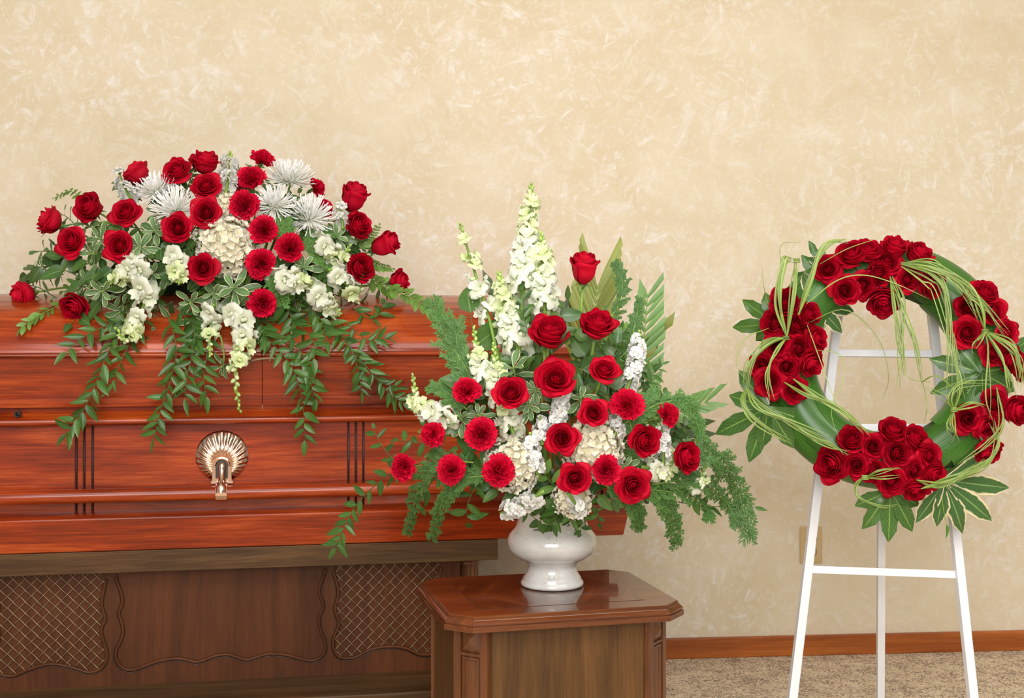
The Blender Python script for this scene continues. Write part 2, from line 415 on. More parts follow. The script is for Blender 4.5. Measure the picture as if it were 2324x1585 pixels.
# outlet on the wall
WN = Vector((0, -1, 0))
oc = hit(1840, 1237, Vector((0, WALL_Y, 0)), WN)
ou = thing('wall_outlet', 'ivory double electrical outlet on the wall behind the left easel leg', 'outlet', Matrix.Translation(oc))
obj('cover_plate', box_mesh('cover_plate', -0.036, 0.036, -0.006, 0.0, -0.058, 0.058, M['ivory'], 0.003), ou)
for zz in (-0.02, 0.02):
    V, F = [], []
    for y in (-0.0085, -0.004):
        for k in range(24):
            a = 2 * pi * k / 24
            V.append((0.0165 * cos(a), y, zz + max(-0.0135, min(0.0135, 0.0165 * sin(a)))))
    F = [tuple(range(24))] + [(k, k + 24, (k + 1) % 24 + 24, (k + 1) % 24) for k in range(24)]
    rc = obj('receptacle', mesh('receptacle', V, F, M['ivory'], smooth=False), ou)
    V, F = join_geo([box_geo(sx - 0.0012, sx + 0.0012, -0.0095, -0.0082, zz - 0.001, zz + 0.007) for sx in (-0.006, 0.006)] + [box_geo(-0.002, 0.002, -0.0095, -0.0082, zz - 0.009, zz - 0.005)])
    obj('slot', mesh('slot', V, F, M['black'], smooth=False), rc)
    V, F = [], []
    for y, r in ((-0.0088, 0.0175), (-0.0088, 0.0165), (-0.006, 0.0165), (-0.006, 0.0175)):
        for k in range(24):
            a = 2 * pi * k / 24
            V.append((r * cos(a), y, zz + max(-0.0145, min(0.0145, r * sin(a)))))
    for i in range(4):
        for k in range(24): F.append((i * 24 + k, ((i + 1) % 4) * 24 + k, ((i + 1) % 4) * 24 + (k + 1) % 24, i * 24 + (k + 1) % 24))
    obj('receptacle_rim', mesh('receptacle_rim', V, F, M['black'], smooth=False), rc)
V, F = [], []
for (r, y) in ((0.003, -0.006), (0.003, -0.0068), (0.0005, -0.0072)):
    for k in range(10): V.append((r * cos(2 * pi * k / 10), y, r * sin(2 * pi * k / 10)))
for i in range(2):
    for k in range(10): F.append((i * 10 + k, (i + 1) * 10 + k, (i + 1) * 10 + (k + 1) % 10, i * 10 + (k + 1) % 10))
obj('screw', mesh('screw', V, F, M['brass']), ou)

# ------------------------------------------------------------------ casket
CA = radians(5.0)                       # the casket's turn on the floor
CB = 0.49                               # underside of the casket above the floor
g = P(500, HORIZON, 3.2)
CO = Vector((g.x, g.y, 0.0))            # front face, middle of the casket, on the floor
CU = Vector((cos(CA), sin(CA), 0)); CV = Vector((-sin(CA), cos(CA), 0))
CL, CW = 1.06, 0.56                     # half length, width
def cas_world(s, y, z): return CO + CU * s + CV * y + UP * z
def cas_hit(px, py, yo):
    q = hit(px, py, CO + CV * yo, CV) - CO
    return q.dot(CU), q.z
def cas_depth(px):                      # distance of the casket's front face along the view
    return (hit(px, HORIZON, CO, CV) - CAMP).dot(FW)
casM = Matrix.Translation((CO.x, CO.y, CB)) @ Matrix.Rotation(CA, 4, 'Z')
casket = thing('casket', 'polished reddish cherry wood casket lying on the dark wood bier', 'casket', casM)

def loop_geo(prof, x0, x1, k0=1, k1=1, closed=False, w=None):
    """sweep profile points (inset, z) round a rectangle with mitred corners; k=0 leaves that end square"""
    w = w or CW
    rings = []
    for o, z in prof:
        rings.append([(x0 + o * k0, o, z), (x1 - o * k1, o, z), (x1 - o * k1, w - o, z), (x0 + o * k0, w - o, z)])
    return rings_geo(rings)
def auto(me, ang=35):
    bm = bmesh.new(); bm.from_mesh(me)
    for e in bm.edges:
        e.smooth = not (len(e.link_faces) == 2 and e.calc_face_angle(0) > radians(ang))
    bm.to_mesh(me); bm.free()
    for p in me.polygons: p.use_smooth = True
    return me
def loop(name, prof, x0=-CL, x1=CL, k0=1, k1=1, mat='cherry', parent=casket, ang=28):
    V, F = loop_geo(prof, x0, x1, k0, k1)
    return obj(name, auto(mesh(name, V, F, M[mat]), ang), parent)
loop('base_molding', [(0.03, 0.0), (0.016, 0.0), (0.014, 0.002), (0.0, 0.080), (0.001, 0.083), (0.006, 0.0855), (0.038, 0.0945), (0.046, 0.0955)])
loop('case', [(0.054, 0.09), (0.054, 0.36)], mat='cherry_dark')
gx = [cas_hit(p, 1040, 0.045)[0] for p in (173, 191, 210, 791, 808, 825)]
third = (gx[4] - gx[1])
gx = sorted(gx + [gx[4] + third - 0.019, gx[4] + third, gx[4] + third + 0.019, gx[1] - third - 0.019, gx[1] - third, gx[1] - third + 0.019])
gx = [x for x in gx if abs(x) < CL - 0.05]
edges = [-CL + 0.045] + gx + [CL - 0.045]
for i in range(len(edges) - 1):
    a = edges[i] + (0.0032 if i else 0); b_ = edges[i + 1] - (0.0032 if i < len(edges) - 2 else 0)
    me = box_mesh('side_panel', a, b_, 0.045, 0.055, 0.088, 0.325, M['cherry'], 0.0012)
    obj('side_panel', me, casket)
for x in gx:                               # thin bead standing in each groove
    V, F = tube_geo([Vector((x, 0.052, 0.09)), Vector((x, 0.052, 0.32))], 0.0016, 6)
    obj('groove_bead', mesh('groove_bead', V, F, M['cherry_dark']), casket)
obj('end_panel', box_mesh('end_panel', CL - 0.055, CL - 0.045, 0.05, CW - 0.05, 0.088, 0.325, M['cherry'], 0.001), casket)
loop('top_rail', [(0.05, 0.309), (0.030, 0.3095), (0.023, 0.312), (0.0185, 0.317), (0.018, 0.322), (0.021, 0.328), (0.028, 0.334), (0.034, 0.341), (0.037, 0.349), (0.038, 0.358), (0.06, 0.358)], ang=60)
# lid in two halves, parted right of the middle
sx = cas_hit(595, 860, 0.01)[0]
lip = [(0.02, 0.479), (0.002, 0.479), (-0.004, 0.4815), (-0.006, 0.486), (-0.004, 0.4905), (0.004, 0.493), (0.03, 0.494)]
crown = [(0.003, 0.492), (0.004, 0.500), (0.010, 0.516), (0.022, 0.537), (0.040, 0.560), (0.064, 0.583), (0.095, 0.604), (0.135, 0.621), (0.185, 0.633), (0.235, 0.639), (0.279, 0.641)]
for nm, x0, x1, k0, k1 in (('head_lid', -CL, sx - 0.0008, 1, 0), ('foot_lid', sx + 0.0008, CL, 0, 1)):
    V, F = loop_geo([(0.05, 0.3575), (0.0125, 0.3575), (0.0115, 0.359), (0.0095, 0.379), (0.028, 0.3797), (0.0070, 0.4795), (0.03, 0.480)], x0, x1, k0, k1)
    lid = obj(nm, auto(mesh(nm, V, F, M['cherry']), 28), casket)
    V, F = loop_geo(lip, x0, x1, k0, k1)
    obj('lid_molding', auto(mesh('lid_molding', V, F, M['cherry']), 60), lid)
    V, F = loop_geo(crown, x0, x1, k0, k1)
    me = mesh('crown', V, F, M['cherry'])
    obj('crown', auto(me, 40), lid)
# handle bar and one shell handle
zb = 0.139
V, F = tube_geo([Vector((-CL + 0.02, 0.004, zb)), Vector((CL - 0.035, 0.004, zb))], 0.0175, 24)
obj('handle_bar', auto(mesh('handle_bar', V, F, M['cherry']), 50), casket)
hs, hz = cas_hit(504, 1036, 0.04); hz -= CB
handle = obj('handle', None, casket, Matrix.Translation((hs, 0.045, hz)))
R0 = 0.0635
V, F, nth, nr = [], [], 200, 9
oy = -0.40 * R0
for j in range(nr + 1):
    for i in range(nth + 1):
        th = radians(-128) + radians(256) * i / nth
        d = Vector((sin(th), 0, cos(th)))
        # distance from the fan's hinge to the rim circle
        bq = d.z * oy; rim = -bq + sqrt(max(0, bq * bq - oy * oy + R0 * R0))
        rim *= 1 + 0.012 * cos(2 * pi * 21 * i / nth)
        r0 = 0.30 * R0
        r = r0 + (rim - r0) * j / nr
        t = j / nr
        rib = (0.5 + 0.5 * cos(2 * pi * 21 * i / nth)) ** 0.7
        y = -(0.013 * sin(pi * min(1, 0.30 + 0.70 * t)) ** 0.8 + 0.0042 * rib * sin(pi * min(1.0, 0.15 + 0.75 * t)) + 0.003)
        if j == nr: y = -0.0035
        V.append((d.x * r, y, oy + d.z * r))
for j in range(nr):
    for i in range(nth): F.append((j * (nth + 1) + i, j * (nth + 1) + i + 1, (j + 1) * (nth + 1) + i + 1, (j + 1) * (nth + 1) + i))
# backing disc
nb = len(V)
for y in (-0.004, 0.0):
    for k in range(48): V.append((1.03 * R0 * cos(2 * pi * k / 48) * (1 if sin(2 * pi * k / 48) > -0.3 else 0.93), y, 1.03 * R0 * sin(2 * pi * k / 48)))
F.append(tuple(nb + k for k in range(48)))
for k in range(48): F.append((nb + k, nb + 48 + k, nb + 48 + (k + 1) % 48, nb + (k + 1) % 48))
obj('shell_plate', mesh('shell_plate', V, F, M['gold']), handle)
V, F = join_geo([tube_geo([Vector((0.0195 * cos(a), -0.019, oy + 0.002 + 0.0195 * sin(a))) for a in [pi * k / 16 for k in range(17)]], 0.0042, 8),
                 box_geo(-0.0237, -0.0152, -0.022, -0.004, oy - 0.034, oy + 0.002), box_geo(0.0152, 0.0237, -0.022, -0.004, oy - 0.034, oy + 0.002),
                 box_geo(-0.024, 0.024, -0.012, 0.0, oy - 0.039, oy - 0.030), box_geo(-0.027, 0.027, -0.007, 0.0, oy - 0.044, oy - 0.038)])
obj('hinge_arch', mesh('hinge_arch', V, F, M['gold'], smooth=False), handle)
V, F = join_geo([box_geo(-0.0155, 0.0155, -0.0105, -0.003, oy - 0.034, oy + 0.016)])
obj('hinge_recess', mesh('hinge_recess', V, F, M['bronze'], smooth=False), handle)
bz = CB + zb - CB - hz                    # bar height in handle space
ap = [(-0.016, oy + 0.008, 0.003), (-0.018, oy + 0.006, 0.0078), (-0.020, oy + 0.002, 0.0092), (-0.022, oy - 0.006, 0.0080), (-0.026, oy - 0.014, 0.0072), (-0.033, oy - 0.028, 0.0080),
      (-0.042, oy - 0.040, 0.0092), (-0.050, bz + 0.022, 0.0110), (-0.056, bz + 0.014, 0.0132), (-0.058, bz + 0.002, 0.0135)]
V, F = tube_geo([Vector((0, y, z)) for y, z, r in ap], [r for y, z, r in ap], 16)
obj('arm', auto(mesh('arm', V, F, M['gold']), 50), handle)
rings = []
for xx in (-0.0145, -0.0135, 0.0135, 0.0145):
    rr = 0.0215 if abs(xx) < 0.014 else 0.0205
    rings.append([(xx, 0.004 - 0.045 + rr * cos(2 * pi * k / 12 + 0.26), bz + rr * sin(2 * pi * k / 12 + 0.26)) for k in range(12)])
V, F = rings_geo(rings)
obj('bar_clamp', mesh('bar_clamp', V, F, M['gold'], smooth=False), handle)
# lock escutcheon on the top rail
ls, lz = cas_hit(40, 941, 0.022); lz -= CB
lock = obj('lock', None, casket, Matrix.Translation((ls, 0.026, lz)) @ Matrix.Rotation(radians(90), 4, 'X'))
V, F = lathe_geo([(0.0, -0.004), (0.0085, -0.004), (0.0085, 0.004), (0.007, 0.0065), (0.0055, 0.0055), (0.0048, 0.001)], 24)
obj('ring', mesh('lock_ring', V, F, M['bronze']), lock)
V, F = lathe_geo([(0.0049, 0.0), (0.0049, 0.0012), (0.0022, 0.0012), (0.0016, 0.004), (0.0, 0.004)], 16)
obj('key_socket', mesh('key_socket', V, F, M['black']), lock)

# ------------------------------------------------------------------ bier under the casket
bierM = Matrix.Translation((CO.x, CO.y, 0)) @ Matrix.Rotation(CA, 4, 'Z')
bier = thing('bier', 'dark walnut bier with scalloped panels and wire lattice under the casket', 'bier', bierM)
s_end = cas_hit(1130, 1250, 0.012)[0]
obj('top_slab', box_mesh('top_slab', -s_end, s_end, 0.012, CW - 0.05, 0.4355, CB - 0.001, M['walnut'], 0.0015), bier)
YP = 0.062                                   # front of the panel board
s_col = cas_hit(1066, 1290, YP + 0.02)[0]
px0, px1 = -s_col + 0.02, s_col - 0.028
ZT, ZB_ = 0.436, 0.135
def c7(pts): return [cas_hit(x / 3.748, 1200 + y / 3.748, YP) for x, y in pts]
def c8(pts): return [cas_hit(560 + x / 3.748, 1200 + y / 3.748, YP) for x, y in pts]
def smooth2(pts, k=4):
    q = catmull([Vector((a, b, 0)) for a, b in pts], k * (len(pts) - 1))
    return [(v.x, v.y) for v in q]
ZO = 0.429
L = c7([(905, 430), (880, 540), (864, 640), (884, 720), (895, 775), (870, 830), (862, 880), (880, 960), (905, 1040), (906, 1110), (880, 1170), (830, 1210), (750, 1225), (680, 1205), (560, 1170), (430, 1155)])
def mirror_x(pts, xc): return [(2 * xc - x, z) for x, z in reversed(pts)]
lat_l = L + mirror_x(L[:-1], L[-1][0])
R = c8([(741, 360), (747, 400), (770, 480), (778, 560), (765, 620), (749, 680), (765, 740), (785, 800), (770, 860), (740, 930), (734, 990), (750, 1050), (790, 1095), (860, 1107), (940, 1090), (1030, 1040), (1120, 1015), (1200, 1007)])
lat_r = R + mirror_x(R[:-1], R[-1][0])
mid = c7([(988, 410), (995, 450), (1025, 530), (1042, 620), (1020, 690), (1011, 730), (1035, 800), (1046, 880), (1030, 950), (995, 1020), (984, 1080), (1000, 1140), (1040, 1185), (1100, 1206), (1180, 1190), (1300, 1145), (1420, 1115), (1530, 1108), (1600, 1122), (1670, 1137), (1740, 1120), (1830, 1085), (1930, 1073), (2000, 1090), (2090, 1118)]) + \
      c8([(60, 1105), (140, 1078), (220, 1066), (340, 1078), (440, 1105), (530, 1125), (600, 1115), (650, 1070), (668, 1010), (655, 940), (630, 880), (614, 800), (620, 740), (645, 690), (649, 640), (625, 580), (617, 520), (635, 450), (662, 385), (670, 345)])
openings = []
for pts in (lat_l, mid, lat_r):
    p = smooth2(pts)
    a, b_ = p[0], p[-1]
    openings.append([(a[0], ZO)] + [q for q in p if q[1] < ZO - 0.001] + [(b_[0], ZO)])
outer = [(px0, ZB_), (px1, ZB_), (px1, ZT), (px0, ZT)]
loops = [outer] + openings
tris = geometry.tessellate_polygon([[Vector((x, z, 0)) for x, z in l] for l in loops])
flat = [q for l in loops for q in l]
V = [(x, YP, z) for x, z in flat] + [(x, YP + 0.011, z) for x, z in flat]
F = [tuple(t) for t in tris]
n0 = 0
for l in loops:
    k = len(l)
    for i in range(k):
        a, b_ = n0 + i, n0 + (i + 1) % k
        F.append((a, b_, b_ + len(flat), a + len(flat)))
    n0 += k
me = mesh('front_board', V, F, M['walnut_v'], smooth=False)
obj('front_board', me, bier)
for i, o_ in enumerate(openings):
    xs = [x for x, z in o_]; zs = [z for x, z in o_]
    ins = 'lattice_panel' if i != 1 else 'center_panel'
    dpt = 0.009 if i != 1 else 0.005
    obj(ins, box_mesh(ins, min(xs) - 0.01, max(xs) + 0.01, YP + dpt, YP + 0.02, min(zs) - 0.01, ZO + 0.004, M['walnut_v']), bier)
    path = [Vector((x, YP - 0.0005, z)) for x, z in o_[1:-1]]
    V, F = tube_geo(path, 0.0042, 8, True)
    obj('scalloped_molding', mesh('scalloped_molding', V, F, M['walnut_v']), bier)
    # thin dark routed line outside the bead
    cxm = sum(xs) / len(xs); czm = sum(zs) / len(zs)
    T = tangents(path)
    path2 = []
    for q, t in zip(path, T):
        nn = Vector((t.z, 0, -t.x))
        if nn.dot(q - Vector((cxm, q.y, czm + 0.05))) < 0: nn = -nn
        path2.append(q + nn * 0.0055 + Vector((0, 0.0005, 0)))
    V, F = tube_geo(path2, 0.0016, 5, True, 0.7)
    obj('routed_line', mesh('routed_line', V, F, M['bronze']), bier)
def inside(x, z, poly):
    c = False; n = len(poly)
    for i in range(n):
        x1, z1 = poly[i]; x2, z2 = poly[(i + 1) % n]
        if (z1 > z) != (z2 > z) and x < (x2 - x1) * (z - z1) / (z2 - z1) + x1: c = not c
    return c
for o_ in (openings[0], openings[2]):
    xs = [x for x, z in o_]; zs = [z for x, z in o_]
    sp = 0.0285
    for sgn in (1, -1):
        c0 = min(xs) - (max(zs) - min(zs)) if sgn > 0 else min(xs)
        c1 = max(xs) if sgn > 0 else max(xs) + (max(zs) - min(zs))
        c = c0
        while c < c1:
            run = []
            stp = 0.004
            k = int((max(zs) - min(zs)) / stp)
            for i in range(k + 1):
                z = min(zs) + i * stp
                x = c + sgn * (z - min(zs))
                ok = inside(x, z, o_)
                if ok: run.append(Vector((x, YP + 0.004 + sgn * 0.0013 * sin(pi * (i * stp) / (sp / 2)), z)))
                if (not ok or i == k) and run:
                    if len(run) > 3:
                        V, F = tube_geo(run, 0.0011, 5, False)
                        obj('wire', mesh('wire', V, F, M['brass']), bier)
                    run = []
            c += sp
# fluted corner columns
def column(x):
    V, F = [], []
    prof = [(0.030, 0.115), (0.030, 0.135), (0.0265, 0.14), (0.0265, 0.15), (0.024, 0.155), (0.024, 0.165), (0.024, 0.40), (0.024, 0.412), (0.0265, 0.415), (0.0265, 0.422), (0.031, 0.427), (0.031, 0.4352)]
    seg = 96
    prof2 = []
    for i, (r, z) in enumerate(prof): prof2.append((r, z, 0.165 <= z <= 0.40))
    for r, z, fl in prof2:
        for k in range(seg):
            a = 2 * pi * k / seg
            rr = r - (0.0032 * max(0, cos(a * 12)) ** 0.6 if fl else 0)
            V.append((x + rr * cos(a), YP + 0.024 + rr * sin(a), z))
    for i in range(len(prof2) - 1):
        for k in range(seg): F.append((i * seg + k, i * seg + (k + 1) % seg, (i + 1) * seg + (k + 1) % seg, (i + 1) * seg + k))
    obj('fluted_column', auto(mesh('fluted_column', V, F, M['ped_post']), 30), bier)
column(s_col); column(-s_col)
obj('end_board', box_mesh('end_board', s_col - 0.03, s_col - 0.012, YP + 0.03, CW - 0.1, 0.13, 0.4355, M['walnut_v']), bier)
obj('base_board', box_mesh('base_board', -s_end, s_end, -0.125, CW - 0.05, 0.105, 0.1425, M['walnut'], 0.004), bier)
obj('plinth', box_mesh('plinth', -s_end + 0.03, s_end - 0.03, -0.095, CW - 0.08, 0.0, 0.105, M['walnut'], 0.003), bier)

# ------------------------------------------------------------------ pedestal
PH = 0.487
pedM = Matrix.Translation((0.318, 2.70, 0)) @ Matrix.Rotation(radians(9.0), 4, 'Z')
ped = thing('pedestal', 'low wooden pedestal with clipped corners and glossy top under the white vase', 'pedestal', pedM)
def octo(hw, hd, ch, z):
    return [(-hw + ch, -hd, z), (hw - ch, -hd, z), (hw, -hd + ch, z), (hw, hd - ch, z), (hw - ch, hd, z), (-hw + ch, hd, z), (-hw, hd - ch, z), (-hw, -hd + ch, z)]
HW, HD, CH = 0.2385, 0.19, 0.040
rings = []
for o, z in ((0.002, PH - 0.0300), (0.0115, PH - 0.0300), (0.0125, PH - 0.029), (0.0125, PH - 0.0195), (0.0118, PH - 0.0188), (0.0092, PH - 0.0186), (0.0092, PH - 0.0172), (0.0108, PH - 0.0166), (0.0112, PH - 0.0150), (0.0102, PH - 0.0125), (0.0075, PH - 0.0098), (0.0046, PH - 0.0080), (0.0040, PH - 0.0072), (0.0040, PH - 0.0048), (0.0012, PH - 0.0044), (0.0010, PH - 0.001), (-0.0002, PH)):
    rings.append(octo(HW + o, HD + o, CH + o * 0.58, z))
V, F = rings_geo(rings)
top = obj('top', auto(mesh('pedestal_top', V, F, M['ped_top']), 20), ped)
ix, iy = HW - 0.062, HD - 0.058
obj('inlay_line', box_mesh('inlay_line', -ix - 0.0014, ix + 0.0014, -iy - 0.0014, iy + 0.0014, PH - 0.002, PH + 0.0003, M['line']), top)
quads = [((-ix, -iy), (0, -iy), (0, 0), (-ix, 0)), ((0, -iy), (ix, -iy), (ix, 0), (0, 0)), ((0, 0), (ix, 0), (ix, iy), (0, iy)), ((-ix, 0), (0, 0), (0, iy), (-ix, iy))]
for i, q in enumerate(quads):                    # four book-matched leaves
    ang = radians(28 if i in (0, 2) else -28)
    c = Vector((sum(p[0] for p in q) / 4, sum(p[1] for p in q) / 4, 0))
    Rm = Matrix.Rotation(ang, 4, 'Z')
    inv = Rm.inverted()
    V = [inv @ (Vector((x, y, z)) - c) for z in (PH - 0.001, PH + 0.0006) for x, y in q]
    F = [(0, 3, 2, 1), (4, 5, 6, 7)] + [(k, (k + 1) % 4, (k + 1) % 4 + 4, k + 4) for k in range(4)]
    obj('inlay_panel', mesh('inlay_panel', V, F, M['ped_inlay'], smooth=False), top, Matrix.Translation(c) @ Rm)
BI = 0.018
bw, bd, bc = HW - BI, HD - BI, 0.055
V, F = rings_geo([octo(bw - 0.006, bd - 0.006, bc, 0.02), octo(bw - 0.006, bd - 0.006, bc, PH - 0.028)])
obj('body', mesh('pedestal_body', V, F, M['ped_body'], smooth=False), ped)
V, F = rings_geo([octo(bw + 0.012, bd + 0.012, bc, 0.0), octo(bw + 0.012, bd + 0.012, bc, 0.05), octo(bw + 0.004, bd + 0.004, bc, 0.062)])
obj('plinth', mesh('pedestal_plinth', V, F, M['ped_post'], smooth=False), ped)
obj('front_panel', box_mesh('front_panel', -bw + bc + 0.008, bw - bc - 0.008, -bd + 0.001, -bd + 0.008, 0.055, PH - 0.029, M['ped_body']), ped)
obj('side_panel', box_mesh('pedestal_side_panel', -bw + 0.001, -bw + 0.008, -bd + bc + 0.004, bd - bc - 0.004, 0.055, PH - 0.029, M['ped_body']), ped)
obj('side_panel', box_mesh('pedestal_side_panel', bw - 0.008, bw - 0.001, -bd + bc + 0.004, bd - bc - 0.004, 0.055, PH - 0.029, M['ped_body']), ped)
pw = bc * sqrt(2)
zt = PH - 0.029
for cx_, cy_, rot in ((-bw + bc / 2, -bd + bc / 2, -45), (bw - bc / 2, -bd + bc / 2, 45), (bw - bc / 2, bd - bc / 2, 135), (-bw + bc / 2, bd - bc / 2, 225)):
    Mp = Matrix.Translation((cx_, cy_, 0)) @ Matrix.Rotation(radians(rot), 4, 'Z')
    hw_ = pw / 2
    parts = [box_geo(-hw_, hw_, -0.001, 0.012, 0.055, zt)]
    for s in (-1, 1):
        parts.append(box_geo(min(s * hw_, s * (hw_ - 0.0165)), max(s * hw_, s * (hw_ - 0.0165)), -0.0065, 0.0, 0.055, zt))
    V, F = join_geo(parts)
    post = obj('corner_post', mesh('corner_post', V, F, M['ped_post'], smooth=False), ped, Mp)
    iw = hw_ - 0.0165
    V = [(-iw, -0.002, zt), (iw, -0.002, zt), (iw, -0.002, zt - 0.052), (-iw, -0.002, zt - 0.052), (0, -0.013, zt - 0.027)]
    obj('pyramid_block', mesh('pyramid_block', V, [(0, 4, 1), (1, 4, 2), (2, 4, 3), (3, 4, 0), (0, 1, 2, 3)], M['ped_post'], smooth=False), post)
    V, F = join_geo([box_geo(-iw, iw, -0.006, -0.001, zt - 0.058, zt - 0.053)])
    obj('crossband', mesh('crossband', V, F, M['ped_post'], smooth=False), post)
    rr = [[(-iw + 0.004, -0.001, z0), (iw - 0.004, -0.001, z0)] for z0 in (zt - 0.064, 0.06)]
    ring = lambda o, y: [(-iw + 0.003 + o, y, 0.065 + o), (iw - 0.003 - o, y, 0.065 + o), (iw - 0.003 - o, y, zt - 0.062 - o), (-iw + 0.003 + o, y, zt - 0.062 - o)]
    V, F = rings_geo([ring(0, -0.001), ring(0, -0.0045), ring(0.004, -0.0055), ring(0.0055, -0.002), ring(0.007, -0.0025)], False, True)
    obj('long_panel', mesh('long_panel', V, F, M['ped_post'], smooth=False), post)

# ------------------------------------------------------------------ vase
vd = (CAM_H - PH) * F_PX / (1330 - HORIZON)
vpos = P(1253, 1330, vd); vpos.z = PH + 0.0008
vs = vd / F_PX
vprof = [(0, 0), (62, 0), (69, 1.5), (71.5, 5), (71, 9), (69, 13), (66, 17), (66.5, 19), (62, 25), (57, 33), (54.5, 41), (54.5, 47), (57, 52), (60, 55), (61, 57.5), (68, 60.5), (80, 67), (92, 76), (99, 87), (101.5, 99), (101, 109), (97, 119), (91, 126), (87, 130), (84.5, 133), (81, 141), (78.5, 150), (78, 160), (80, 172), (83, 182), (86, 188), (85, 191), (81, 190), (76, 178), (72, 160), (70, 150), (0, 148)]
V, F = lathe_geo([(r * vs, z * vs * 0.985) for r, z in vprof], 72)
vase = tag(obj('vase', auto(mesh('vase', V, F, M['glaze']), 60), None, Matrix.Translation(vpos)), 'white speckled ceramic footed vase holding the tall flower arrangement', 'vase')

# ------------------------------------------------------------------ easel
ED = 3.20
def ez(px, py):      # distance of the easel's leaning front at this pixel
    return ED + 0.075 - (px - 2008) / 906 * 0.12 - (py - 828) / 906 * 0.20
def bar_between(p0, p1, w, t, face, name, parent, taper=1.0, mat='white_paint'):
    d = (p1 - p0); Ln = d.length
    Mx = Matrix.Translation(p0) @ basis(d, face)
    inv = parent.matrix_world.inverted() if parent else Matrix()
    me = box_mesh(name, -w / 2, w / 2, 0, Ln, -t / 2, t / 2, M[mat], 0.0012)
    for v in me.vertices:
        if v.co.y > Ln / 2: v.co.x *= taper
    return obj(name, me, parent, parent.matrix_basis.inverted() @ Mx if parent else Mx)
eb = P(2008, 1585, 3.1); eb.z = 0
easel = thing('easel', 'white painted wooden easel with three legs holding up the rose wreath', 'easel', Matrix.Translation(eb))
efn = C2W(0.13, 0.20, 1).normalized()
def down_to_floor(px0_, py0_, px1_, py1_):
    a = P(px0_, py0_, ez(px0_, py0_)); b_ = P(px1_, py1_, ez(px1_, py1_))
    k = (a.z - 0.002) / (a.z - b_.z)
    return a, a + (b_ - a) * k
la, lb = down_to_floor(1917, 585, 1798, 1585)
bar_between(lb, la, 0.0215, 0.018, efn, 'front_leg', easel)
ra, rb = down_to_floor(2102, 590, 2208, 1585)
bar_between(rb, ra, 0.0215, 0.018, efn, 'front_leg', easel)
top_b = P(2001, 962, ez(2001, 962) + 0.02)
k0 = P(1998, 1585, 3.50); k0.z = 0.0
bar_between(P(1998, 1608, 3.49) - UP * (P(1998, 1608, 3.49).z - 0.002), top_b, 0.0195, 0.016, C2W(0, -0.1, 1), 'rear_leg', easel)
for (xa, ya, xb, yb) in ((1897, 802, 2118, 804), (1880, 971, 2142, 972), (1838, 1293, 2176, 1305), (1912, 640, 2106, 640)):
    bar_between(P(xa, ya, ez(xa, ya) + 0.002), P(xb, yb, ez(xb, yb) + 0.002), 0.0185, 0.012, efn, 'crossbar', easel)
V, F = lathe_geo([(0.0, -0.004), (0.004, -0.004), (0.004, 0.004), (0, 0.004)], 10)
obj('hinge_pin', mesh('hinge_pin', V, F, M['bronze']), easel, easel.matrix_basis.inverted() @ Matrix.Translation(top_b + FW * -0.012) @ axis_z(-FW))
# ------------------------------------------------------------------ flower and leaf meshes (shared between copies)
def grid_faces(nu, nv, off=0):
    F = []
    for j in range(nv):
        for i in range(nu):
            a = off + j * (nu + 1) + i
            F.append((a, a + 1, a + nu + 2, a + nu + 1))
    return F
def petal_geo(Rb, H, w, belly=0.45, close=0.0, flare=0.0, curl=0.0, tip=0.05, spiral=0.08, side=0.0, nu=8, nv=8, seed=0, a0=0.0):
    rnd = random.Random(seed)
    ph = rnd.uniform(0, 6.28)
    V, U = [], []
    for j in range(nv + 1):
        v = j / nv
        for i in range(nu + 1):
            a = i / nu * 2 - 1
            fi = a * w / 2 * (0.55 + 0.45 * min(1, v / 0.5) ** 0.7) + a0
            vmax = 1 - 0.16 * abs(a) ** 2.5 + 0.02 * sin(5 * a + ph)
            h = v * vmax
            prof = min(1.0, (h / belly)) if h < belly else 1.0
            r = Rb * (0.16 + 0.84 * sin(prof * pi / 2) ** 0.8)
            if h > belly:
                t = (h - belly) / (1 - belly)
                r += Rb * (-close * t ** 1.6) + flare * t ** 1.7
            z = H * h
            if v > 0.72 and curl:
                t = (v - 0.72) / 0.28
                c = curl * (1 - 0.45 * a * a + 0.5 * tip * 6 * max(0, 1 - abs(a) * 1.5))
                r += c * sin(t * pi * 0.72) * 1.25
                z -= c * (1 - cos(t * pi * 0.72)) * 0.75
            r *= 1 + spiral * a
            r += side * abs(a) ** 5 * v
            z += tip * max(0, 1 - abs(a) * 1.8) * v ** 4
            rr = r + 0.012 * sin(4 * a + ph) * v
            V.append((rr * cos(fi), rr * sin(fi), z)); U.append((a * 0.5 + 0.5, v))
    return V, grid_faces(nu, nv), U
